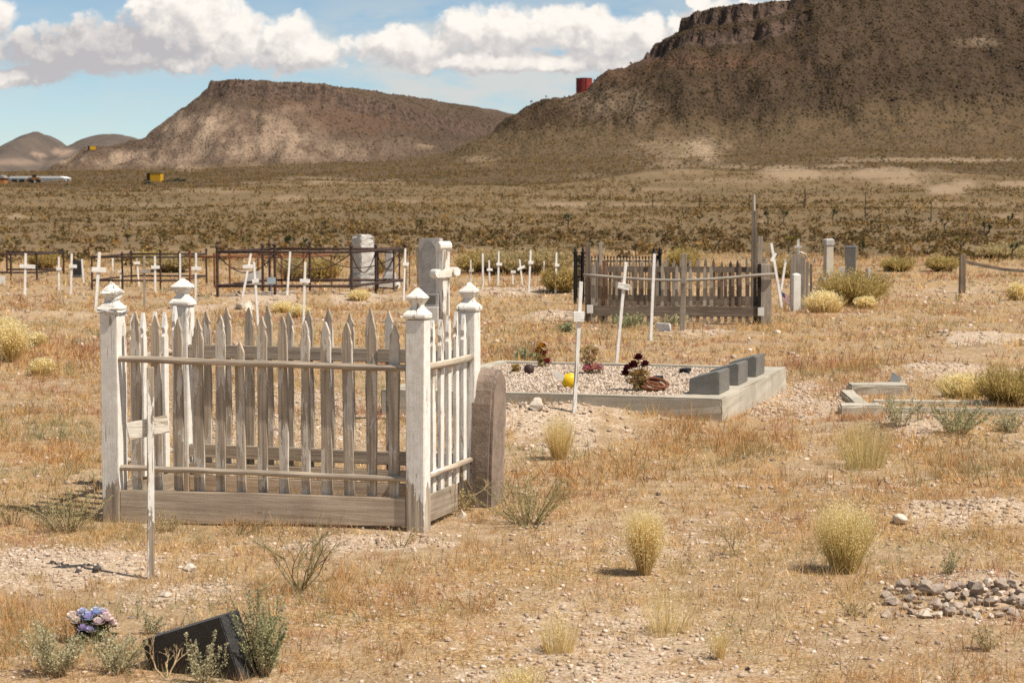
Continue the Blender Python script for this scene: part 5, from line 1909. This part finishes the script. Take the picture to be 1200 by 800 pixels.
# ------------------------------------------------------------------ individual plants
def straw_clump(label, px, py, wpx, hpx, n, cols, neck=0.35, group=None, name='bunchgrass', fuzz=0.9, thick=.0019):
    x, y, z = G(px, py)
    k = FPX / y
    w, h = wpx / k / 2, hpx / k
    a = rng.random(n) * 6.283
    rr = np.sqrt(rng.random(n))
    kb = .45 if neck < .88 and name == 'bunchgrass' else .85
    bx, by = np.cos(a) * rr * w * neck * kb, np.sin(a) * rr * w * neck * kb
    hh = h * (0.45 + 0.55 * rng.random(n) ** 0.6)
    sp = rr ** 0.8 * w * (0.75 + 0.5 * rng.random(n)) * (0.62 if name == 'bunchgrass' else 1.0)
    if name != 'bunchgrass':
        wob = 1 + .16 * np.sin(3 * a + px) + .13 * np.sin(7 * a + py) + .10 * np.sin(13 * a) + .12 * rng.normal(size=n)
        hh, sp = hh * np.clip(wob, .5, 1.3), sp * np.clip(1.05 * wob[::-1] * .3 + .7, .6, 1.3)
    a2 = a + rng.normal(size=n) * .35
    tx, ty = np.cos(a2) * sp, np.sin(a2) * sp
    hh = hh * np.sqrt(np.clip(1 - 0.35 * rr ** 2, .2, 1))
    th = thick * (0.6 + 0.8 * rng.random(n))
    pa = rng.random(n) * 6.283
    dx, dy = np.cos(pa) * th / 2, np.sin(pa) * th / 2
    rows = []
    for s, e, ww in ((0, 0, 1.0), (.35, .30, .9), (.7, .78, .8), (1.0, 1.0, .3)):
        cx, cy, cz = lerp(bx, bx + tx, e), lerp(by, by + ty, e), hh * s - (0.01 if s == 0 else 0)
        rows.append(np.stack([cx - dx * ww, cy - dy * ww, cz], 1))
        rows.append(np.stack([cx + dx * ww, cy + dy * ww, cz], 1))
    v = np.stack(rows, 1).reshape(-1, 3)
    o = (np.arange(n) * 8)[:, None]
    f = np.concatenate([np.concatenate([o + np.array([[2 * q, 2 * q + 1, 2 * q + 3]]), o + np.array([[2 * q, 2 * q + 3, 2 * q + 2]])]) for q in range(3)])
    col = np.array(cols)[rng.integers(0, len(cols), n)] * (0.75 + 0.45 * rng.random((n, 1)))
    grad = np.repeat(col[:, None, :], 8, 1).reshape(-1, 3)
    if fuzz and name == 'bunchgrass':
        # the airy head: hair-fine seed branches filling a soft ball above the stems
        q = int(n * 9 * fuzz)
        d = unit(q)
        az = np.arctan2(d[:, 1], d[:, 0])
        lop = 1 + 0.13 * np.sin(2 * az + px) + 0.10 * np.sin(5 * az + d[:, 2] * 4 + py) + .08 * np.sin(9 * d[:, 2] + 3 * az)
        rad = rng.random(q) ** 0.46 * (1 + 0.17 * rng.normal(size=q))
        c = np.stack([d[:, 0] * rad * w * lop, d[:, 1] * rad * w * lop, h * .62 + d[:, 2] * rad * h * .38 * (0.85 + .3 * lop)], 1)
        c[:, 2] = np.clip(c[:, 2], 0.02, None)
        pale = np.array([(0.95, 0.82, 0.50), (0.93, 0.77, 0.42), (0.95, 0.86, 0.60), (0.85, 0.69, 0.33)])
        v2, f2, c2 = leaf_tris(c, np.full(q, thick * 1.75) * (0.5 + rng.random(q)), np.clip(pale[rng.integers(0, 4, q)] * (0.85 + .3 * rng.random((q, 1))), 0, 1))
        v, f, grad = join_soups([(v, f, grad), (v2, f2, c2)])
    elif fuzz:
        q = int(n * 3.0 * fuzz)
        i = rng.integers(0, n, q)
        s = 0.45 + 0.55 * rng.random(q)
        c = np.stack([bx[i] + tx[i] * s ** 1.6, by[i] + ty[i] * s ** 1.6, hh[i] * s], 1) + rng.normal(size=(q, 3)) * w * .09
        c[:, 2] = np.clip(c[:, 2], 0.02, None)
        pale = np.array(cols) * 1.15
        v2, f2, c2 = leaf_tris(c, np.full(q, thick * 1.7) * (0.6 + rng.random(q)), np.clip(pale[rng.integers(0, len(pale), q)] * (0.75 + .5 * rng.random((q, 1))), 0, 1))
        v, f, grad = join_soups([(v, f, grad), (v2, f2, c2)])
    o = raw_mesh(name, v, f, M['fluff'], cols=np.clip(grad, 0, 1))
    o.location = (x, y, z)
    return tag(o, label, 'grass clump', group)


STRAW = [(0.86, 0.68, 0.35), (0.80, 0.61, 0.27), (0.88, 0.73, 0.43), (0.68, 0.53, 0.22)]
YGREEN = [(0.62, 0.52, 0.20), (0.72, 0.59, 0.28), (0.50, 0.43, 0.15), (0.78, 0.65, 0.36)]
straw_clump('round straw coloured bunchgrass tuft alone on bare ground right of the fence', 755, 673, 56, 78, 900, STRAW, .5)
straw_clump('wider yellow green bunchgrass tuft before the right hand gravel mound', 990, 670, 78, 84, 1100, YGREEN + STRAW[:2], .8)
straw_clump('pale bunchgrass tuft on the gravel between the brown headstone and the leaning stake', 655, 538, 44, 54, 600, STRAW, .8, fuzz=.5)
straw_clump('upright yellow grass tuft left of the broken curb', 1014, 548, 58, 62, 420, YGREEN + [(0.62, .45, .2)], .9, fuzz=.1)
straw_clump('thin pale tuft in front of the round straw clump, left of it', 655, 764, 44, 50, 170, STRAW, .9, fuzz=.25)
straw_clump('sparse pale tuft just right of the ground below the round straw clump', 782, 742, 60, 56, 170, STRAW, .9, fuzz=.2)
straw_clump('small upright sparse tuft near the lower centre right', 842, 772, 30, 40, 110, STRAW, .8, fuzz=.2)
straw_clump('pale tuft cut by the bottom edge of the view', 612, 815, 66, 36, 300, STRAW, .8, fuzz=.4)
straw_clump('fluffy pale grass clump at the far left, largest of four', 14, 424, 44, 46, 500, STRAW, .8, thick=.006)
straw_clump('fluffy pale grass clump at the far left, behind the largest', 6, 396, 34, 24, 350, STRAW, .9, thick=.006)
straw_clump('small greenish straw tuft right of the far left clumps', 44, 406, 20, 16, 260, YGREEN, .9, thick=.006)
straw_clump('low pale tuft below the far left clumps', 50, 440, 26, 20, 260, STRAW, .9, thick=.006)
straw_clump('straw grass fringe against the left foot of the big yellow bush', 966, 366, 40, 24, 420, STRAW, .95, thick=.009)
straw_clump('straw tuft at the right foot of the big yellow bush', 1014, 362, 22, 14, 260, STRAW, .95, thick=.009)
straw_clump('yellow grass clump before the broken curb at the right', 1128, 466, 50, 28, 600, STRAW + YGREEN, .9, thick=.005)
straw_clump('pale straw tuft at the right edge below the sagging rail', 1192, 352, 22, 20, 300, STRAW, .9, thick=.009)
straw_clump('pale round tuft in front of the pipe fence right post', 421, 352, 22, 12, 260, STRAW, .95, thick=.009)
straw_clump('pale round tuft on the grass below the rear pipe fence', 352, 372, 22, 14, 260, STRAW, .95, thick=.008)
straw_clump('pale tuft before the chain fence middle, beside the square armed cross', 332, 366, 26, 12, 260, STRAW, .95, thick=.008)

for i, (px, py, w, h, c, lab) in enumerate((
    (1000, 359, 64, 38, 0, 'large rounded yellow olive rabbitbrush right of the capped pillar'),
    (657, 342, 34, 24, 0, 'round yellow green bush behind the middle row crosses'),
    (642, 322, 46, 26, 1, 'broad yellow green bush left of the black iron gate'),
    (600, 322, 50, 26, 1, 'olive bush behind the tipped white cross'),
    (562, 320, 40, 22, 0, 'yellow olive bush right of the marble tablet and ornate cross'),
    (1184, 474, 62, 40, 0, 'green yellow bush at the right edge on the broken curb'),
    (345, 330, 30, 26, 1, 'olive bush inside the chain hung pipe fence'),
    (375, 330, 36, 24, 0, 'yellow bush inside the pipe fence near its right post'),
    (200, 318, 40, 18, 1, 'green yellow bush behind the dark pipe enclosure'),
    (52, 316, 28, 20, 0, 'yellow olive bush right of the left edge pipe fence'),
    (1104, 318, 30, 16, 0, 'low yellow bush left of the lone dark fence post'),
    (1176, 304, 46, 15, 1, 'wide tan green bush at the right edge behind the sagging rail'),
    (1052, 318, 30, 14, 0, 'small olive bush right of the big yellow one'),
    (180, 312, 30, 16, 0, 'golden brown bush among the left background crosses'),
    (440, 322, 26, 16, 0, 'yellow bush behind the large granite tombstone'),
    (920, 326, 24, 20, 0, 'yellow bush behind the leaning white cross'),
    (800, 318, 30, 24, 0, 'tawny bush behind the brown picket fence'),
)):
    cols = ([(0.45, 0.34, 0.115), (0.52, 0.39, 0.16), (0.36, 0.285, 0.10), (0.58, 0.44, 0.20)], [(0.45, 0.36, 0.175), (0.50, 0.395, 0.21), (0.38, 0.305, 0.15), (0.56, 0.44, 0.24)])[c]
    yy = G(px, py)[1]
    t = straw_clump(lab, px, py, w * .88, h * 1.06, int(600 + 16 * w), cols, .8, name='rabbitbrush', fuzz=1.4, thick=.0105 * yy / 33 * (1.0 if w > 30 else .8))
    t['category'] = 'bush'


def sage(label, px, py, wpx, hpx, stems, col=(0.26, 0.26, 0.16), leafy=26, name='sagebrush', tilt=.5, cat='shrub', group=None, stem_col=(0.34, 0.26, 0.15), leaf=.0085):
    x, y, z = G(px, py)
    k = FPX / y
    w, h = wpx / k / 2, hpx / k
    t = thing(name, label, cat, (x, y, z), 0, group)
    m = MB()
    cs, sz = [], []
    for i in range(stems):
        a = random.uniform(0, 6.283)
        r = random.random() ** .6
        top = Vector((math.cos(a) * r * w, math.sin(a) * r * w, h * random.uniform(.5, 1) * (1 - .25 * r * r)))
        base = Vector((math.cos(a) * r * w * .22, math.sin(a) * r * w * .22, -.01))
        mid = base.lerp(top, .5) + Vector((random.gauss(0, .012), random.gauss(0, .012), h * .06))
        pts = [base, base.lerp(mid, .6), mid, mid.lerp(top, .6), top]
        m.tube(pts, [.0024, .002, .0016, .0012, .0006], 4)
        for j in range(int(leafy * 3.2)):
            s = random.uniform(.15, 1)
            p = pts[min(3, int(s * 4))].lerp(pts[min(4, int(s * 4) + 1)], s * 4 % 1)
            q = leaf * 1.0 * (1.15 - s * .8)
            cs.append((p.x + random.gauss(0, q), p.y + random.gauss(0, q), max(.004, p.z + random.gauss(0, q * .7))))
            sz.append(leaf * random.uniform(.3, .66))
    raw = m.build('stems', flat_mat('stem_' + name, stem_col, .85, scale=40), t)
    if cs:
        c = np.array(col)[None] * (0.65 + 0.7 * rng.random((len(cs), 1)))
        v, f, cc = leaf_tris(np.array(cs), np.array(sz), c)
        raw_mesh('leaves', v, f, M['leaf'], t, cols=cc)
    return t


GRN, GRY, OLV = (0.34, 0.34, 0.18), (0.47, 0.43, 0.26), (0.46, 0.36, 0.18)
for a in (
    ('grey green sagebrush sprig standing right of the tilted granite marker', 308, 790, 80, 112, 44, GRN, 40),
    ('sparse grey green weed in front of the tilted granite marker', 238, 800, 70, 70, 14, GRY, 26),
    ('grey green weed around the cloth flower bunch', 66, 790, 96, 72, 34, GRY, 30),
    ('short grey green weed right of the cloth flower bunch', 136, 788, 80, 54, 24, GRY, 26),
    ('upright weed between the cloth flowers and the near cross', 176, 742, 40, 32, 10, GRY, 20),
    ('low green brown shrub at the foot of the left fence post', 80, 622, 110, 56, 40, (0.42, 0.36, 0.19), 26),
    ('low dry green weed at the far left edge of the gravel', 14, 614, 60, 46, 14, OLV, 20),
    ('tiny green weed at the base board by the left fence post', 196, 622, 60, 26, 14, OLV, 16),
    ('low weed mat under the middle of the fence base board', 280, 625, 80, 20, 14, (0.30, 0.20, 0.09), 14),
    ('straggly green shrub spreading right of the brown headstone', 618, 614, 120, 66, 46, (0.42, 0.36, 0.17), 16),
    ('sparse weed at the left foot of the brown headstone', 545, 598, 40, 30, 10, OLV, 14),
    ('grey green sage along the front of the broken curb, leftmost clump', 1052, 500, 60, 42, 18, GRY, 26),
    ('grey green sage along the front of the broken curb, darkest and widest clump', 1120, 508, 90, 44, 30, GRN, 26),
    ('sparse sage along the front of the broken curb at the right edge', 1184, 506, 50, 30, 16, GRY, 24),
    ('green weed left of the concrete plot beyond the picket fence', 618, 422, 46, 16, 16, GRN, 22),
    ('dark green weeds at the left foot of the brown fence', 735, 384, 46, 20, 22, GRN, 22),
    ('dark green weed in the grass left of the brown fence', 662, 389, 24, 14, 14, GRN, 22),
    ('grey green weed under the brown fence at its middle', 790, 382, 40, 16, 16, GRY, 22),
    ('thin weed on the ground between the two tufts at lower right', 1002, 722, 50, 26, 10, OLV, 12),
    ('thin green weed behind the rough stone heap', 1110, 672, 46, 30, 10, GRN, 14),
    ('tiny weed among the rust grass near the right edge', 1160, 762, 60, 36, 12, OLV, 14),
    ('sparse dry weed in the lower centre left', 470, 640, 60, 34, 10, OLV, 10),
):
    lf = .0085 * (1 if a[2] > 600 else 1.6 if a[2] > 480 else 3.2)
    sage(*a, leaf=lf)


def twig_bush(label, px, py, wpx, hpx, n, col=(0.24, 0.20, 0.10)):
    x, y, z = G(px, py)
    k = FPX / y
    t = thing('twig_shrub', label, 'shrub', (x, y, z))
    m = MB()

    def grow(p, d, L, r, depth):
        q = p + d * L * .5 + Vector((random.gauss(0, .1), random.gauss(0, .1), random.gauss(0, .05))) * L
        e = q + (d + Vector((random.gauss(0, .2), random.gauss(0, .2), .1))).normalized() * L * .5
        m.tube([p, q, e], [r, r * .85, r * .6], 4)
        if depth:
            for _ in range(random.choice((2, 2, 3))):
                dd = (d + Vector((random.gauss(0, .5), random.gauss(0, .5), random.gauss(.1, .25)))).normalized()
                grow(q.lerp(e, random.uniform(.2, 1)), dd, L * random.uniform(.5, .75), r * .6, depth - 1)
    for i in range(n):
        a = random.uniform(0, 6.283)
        d = Vector((math.cos(a) * wpx / hpx * .55, math.sin(a) * wpx / hpx * .55, random.uniform(.5, 1))).normalized()
        grow(Vector((0, 0, -.01)), d, hpx / k * random.uniform(.35, .6), .0030, 4)
    m.build('twigs', flat_mat('twig_olive', col, .85, scale=40), t)


twig_bush('airy leafless twiggy shrub in front of the fence base board', 352, 692, 120, 100, 16)
twig_bush('wispy green twigs leaning right of the brown headstone', 628, 618, 130, 80, 5, (0.19, 0.19, 0.075))
twig_bush('wispy dry twigs on bare ground right of the round straw clump', 862, 652, 76, 46, 4)
twig_bush('thin dry stalks leaning before the cloth flowers', 60, 790, 80, 60, 4, (0.55, 0.40, 0.22))
twig_bush('thin dry stalks at the left corner of the tilted marker', 196, 794, 60, 60, 4, (0.55, 0.40, 0.22))
twig_bush('fine dry grass stalk rising at the fence corner', 535, 604, 30, 60, 3, (0.50, 0.36, 0.18))


# ------------------------------------------------------------------ Joshua trees and bare poles on the plain
def joshua(px, py, hpx, label, seed, group=None, yellow=False, bushy=1.0):
    rs = random.Random(seed)
    x, y, z = skyline(px) if 'skyline' in label else GT(px, py, 50)
    h = hpx * y / FPX
    t = thing('joshua_tree', label, 'tree', (x, y, z), rs.uniform(0, 6), group)
    m = MB()
    fork = Vector((rs.gauss(0, .03) * h, 0, h * rs.uniform(.34, .5)))
    m.tube([(0, 0, -.2), fork * .5, fork], [h * .05, h * .042, h * .038], 7)
    heads = []
    for i in range(rs.choice((2, 3, 3, 4))):
        a = rs.uniform(0, 6.28)
        e = fork + Vector((math.cos(a) * h * .2 * bushy, math.sin(a) * h * .2 * bushy, h * rs.uniform(.16, .42)))
        q = fork.lerp(e, .5) + Vector((math.cos(a) * h * .05, math.sin(a) * h * .05, 0))
        m.tube([fork, q, e], [h * .036, h * .03, h * .026], 6)
        heads.append(e)
        if rs.random() < .6:
            heads.append(q + Vector((rs.gauss(0, .08) * h, rs.gauss(0, .08) * h, h * .12)))
    m.build('trunk', M['bark'], t)
    vs, fs, cs = [], [], []
    for hd in heads:
        rad = h * rs.uniform(.13, .19) * bushy
        for j in range(46):
            u = Vector((rs.gauss(0, 1), rs.gauss(0, 1), rs.gauss(.35, .9))).normalized()
            s = u.orthogonal().normalized() * rad * .10
            o = len(vs)
            vs += [hd - s, hd + s, hd + u * rad * rs.uniform(.7, 1.15)]
            fs.append((o, o + 1, o + 2))
            c = (0.20, 0.19, 0.05) if yellow else (0.062, 0.072, 0.028)
            b = rs.uniform(.6, 1.5)
            cs += [tuple(v * b for v in c)] * 3
    raw_mesh('crown', np.array([v[:] for v in vs]), np.array(fs), M['leaf'], t, cols=np.array(cs))
    return t


for i, (px, py, h, lab) in enumerate((
    (1126, 297, 24, 'green yellow Joshua tree with two round heads, nearest at the right'), (1186, 305, 22, 'dark broad Joshua tree close to the right edge'),
    (1156, 287, 32, 'slim single headed Joshua tree above the right edge bushes'), (1107, 272, 20, 'Joshua tree with a flat crown in the right scrub'),
    (1181, 268, 22, 'Joshua tree with spreading arms near the right edge on the slope'), (1011, 300, 20, 'dark round Joshua tree behind the granite block'),
    (341, 298, 24, 'dark bushy Joshua tree above the chain hung pipe fence'), (358, 292, 16, 'smaller Joshua tree beside the bushy one above the pipe fence'),
    (925, 297, 26, 'bright yellow green plumed Joshua tree right of the tall pole'), (745, 302, 16, 'small green Joshua tree above the iron fence'),
    (900, 262, 18, 'thin Joshua tree on the slope right of the tall pole'), (976, 262, 20, 'dark three headed Joshua tree in the scrub above the pillar'),
    (918, 262, 18, 'narrow Joshua tree behind the yellow green plume'), (1064, 258, 14, 'small Joshua tree on the scrub in the right middle'),
    (70, 304, 14, 'dark dry plant head rising behind the second cross from left'), (492, 272, 18, 'Joshua tree in the scrub above the marble tablet'),
    (380, 270, 14, 'faint Joshua tree in the scrub above the granite tombstone'), (666, 268, 20, 'spiky Joshua tree in the middle scrub below the red tank'),
)):
    joshua(px, py, h, lab, 40 + i, yellow=(i in (0, 8)), bushy=1.15 if i in (0, 1, 5, 6) else 1.0)
for i, (px, py, h) in enumerate(((145, 262, 9), (150, 284, 12), (46, 250, 8), (104, 262, 9), (128, 246, 7), (243, 246, 9), (313, 246, 10), (588, 235, 9), (742, 228, 9), (700, 246, 9), (690, 244, 8), (845, 248, 9),
                                 (806, 252, 10), (870, 247, 10), (1020, 268, 11), (1042, 276, 12), (820, 262, 10), (610, 262, 10), (400, 288, 10), (455, 286, 10), (545, 262, 9), (190, 290, 11), (1090, 262, 10))):
    joshua(px, py, h, 'tiny dark Joshua tree dotted on the distant scrub plain', 140 + i, group='far Joshua trees on the plain')
joshua(622, 131, 6, 'tiny Joshua tree on the skyline left of the red tank, lower one', 201)
joshua(640, 121, 5, 'tiny Joshua tree on the skyline nearest to the red tank', 202)

for i, (px, py, h) in enumerate(((943, 245, 25), (1014, 256, 28), (878, 243, 16), (820, 247, 20), (765, 244, 14), (1091, 260, 24), (715, 236, 12), (668, 236, 10))):
    x, y, z = GT(px, py, 50)
    k = FPX / y
    t = thing('bare_pole', 'thin dark bare pole standing on the scrub plain below the right mesa', 'pole', (x, y, z), 0, 'thin poles on the plain')
    MB().stack([(.7 / k, -.3), (.55 / k, h / k)], n=6).build('pole_shaft', M['pole'], t)

# ------------------------------------------------------------------ far buildings, tanks
x, y, z = skyline(684.5)
k = FPX / y
t = thing('red_tank', 'dark red round water tank on the skyline of the mesa shoulder', 'water tank', (x, y, z - .4))
r_, h_ = 9.4 / k, 13 / k + .4
m = MB().stack([(r_, -2), (r_, h_ * .5), (r_, h_ - .2)], n=32)
m.build('shell', M['red_paint'], t)
MB().stack([(r_ * 1.02, h_ - .2), (r_ * 1.02, h_), (r_ * .2, h_ + .25)], n=32).build('roof', flat_mat('tank_roof', (.16, .03, .025), .7), t)
m = MB()
for s in (-.2, .2):
    m.box((s + r_ * .2, -r_ - .06, h_ / 2), (.07, .07, h_))
for i in range(12):
    m.box((r_ * .2, -r_ - .06, h_ * (i + .5) / 12), (.4, .05, .05))
m.build('ladder', flat_mat('ladder_red', (.10, .02, .02), .7), t)

x, y, z = GT(182, 213, 200, 700)
k = FPX / y
W, H = 18 / k, 10.5 / k
t = thing('yellow_shed', 'bright yellow box shaped shed at the foot of the left mesa', 'shed', (x, y, z), R(-12))
MB().box((W * .1, 0, H / 2 - .3), (W * .72, W * .5, H + .6)).build('walls', M['yellow_paint'], t, bevel=.05)
MB().box((-W * .41, .2, H / 2 - .3), (W * .26, W * .42, H + .5)).build('side_bay', flat_mat('shed_bay', (.30, .15, .03), .8), t)
MB().box((-W * .40, -W * .24, H * .42), (W * .1, .1, H * .8)).build('door', M['dark_gap'], t)
MB().box((0, 0, H + .08), (W * 1.04, W * .56, .14)).build('roof', M['roof_grey'], t)
for q, (px, py, w, h, lab) in enumerate(((175, 216, 12, 6, 'dark grey green bush in front of the yellow shed'), (200, 214, 18, 4, 'low grey bush right of the yellow shed'), (211, 212, 14, 4, 'small grey bush farther right of the yellow shed'))):
    x, y, z = GT(px, py, 200, 690)
    k = FPX / y
    n = 260
    t = thing('bush', lab, 'bush', (x, y - 1.5, z))
    v, f, c = scrub_cloud(np.zeros(1), np.zeros(1), np.zeros(1) - .3, np.array([w / k / 2]), np.array([h / k]), n, np.array([(.12, .11, .07)]))
    raw_mesh('foliage', v, f, M['leaf'], t, cols=c)

x, y, z = GT(40, 214, 200, 700)
k = FPX / y
W, H = 66 / k, 7.5 / k
t = thing('white_shed', 'long low white metal building at the left edge of the plain', 'building', (x, y + 6, z), R(-4))
MB().box((0, 0, H * .35 - .5), (W, 6, H * .7 + 1)).build('walls', M['white_metal'], t)
MB().plate([(-W / 2 - .2, H * .70), (W / 2 + .2, H * .70), (W / 2 - 1.0, H * 1.02), (-W / 2 + .6, H * 1.02)], -3.2, 3.2).build('roof', M['white_metal'], t)
for i in range(3):
    MB().box((-W * .4 + i * 1.9, -3.02, H * .3), (1.3, .06, H * .4)).build('window', M['dark_gap'], t)
x, y, z = GT(2, 215, 200, 700)
t = thing('brown_house', 'orange brown wooden house with grey roof cut by the left edge', 'house', (x - .6, y, z), 0)
MB().box((0, 0, H * .4 - .5), (3.4, 4, H * .8 + 1)).build('walls', M['orange_wall'], t)
MB().plate([(-2.0, H * .8), (2.0, H * .8), (1.0, H * 1.25), (-2.0, H * 1.4)], -2.2, 2.2).build('roof', M['roof_grey'], t)
x, y, z = GT(40, 214.5, 200, 690)
t = thing('wheel_loader', 'small tawny wheel loader parked before the long white building', 'loader', (x + .3, y - 2, z), 0)
s = 20 / k / 5.2
lo = flat_mat('loader_tan', (.27, .13, .035), .7)
MB().box((.9 * s, 0, 1.2 * s), (2.2 * s, 1.6 * s, .9 * s)).build('body', lo, t, bevel=.05)
MB().box((.3 * s, 0, 1.95 * s), (1.0 * s, 1.3 * s, .8 * s)).build('cab', M['dark_gap'], t, bevel=.04)
m = MB()
m.tube([(-.2 * s, 0, 1.5 * s), (-1.2 * s, 0, 1.6 * s), (-2.1 * s, 0, .7 * s)], .17 * s, 6)
m.build('boom', lo, t)
MB().plate([(-2.8 * s, .1 * s), (-2.0 * s, .1 * s), (-2.0 * s, .95 * s), (-2.5 * s, .3 * s)], -1.1 * s, 1.1 * s).build('bucket', lo, t)
for dx in (-.6, 1.5):
    for dy in (-.85, .85):
        MB().tube([(dx * s, dy * s - .15, .6 * s), (dx * s, dy * s + .15, .6 * s)], .6 * s, 12).build('wheel', M['dark_gap'], t)
x, y, z = GT(108, 176, 600)
k = FPX / y
t = thing('yellow_tank', 'tiny yellow tank on the far left shoulder of the mesa', 'tank', (x, y, z), R(10))
MB().box((0, 0, 2.2 / k), (8 / k, 5 / k, 5 / k)).build('body', M['yellow_paint'], t, bevel=.1)
MB().box((-3.6 / k, -2.4 / k, 2.2 / k), (2.2 / k, 1.0 / k, 4 / k)).build('end_panel', M['dark_gap'], t)
MB().box((0, 0, 5 / k), (8.4 / k, 5.4 / k, .8 / k)).build('lid', M['roof_grey'], t)

plain_scrub()
hill_scrub()
dry_grass()
pebbles()
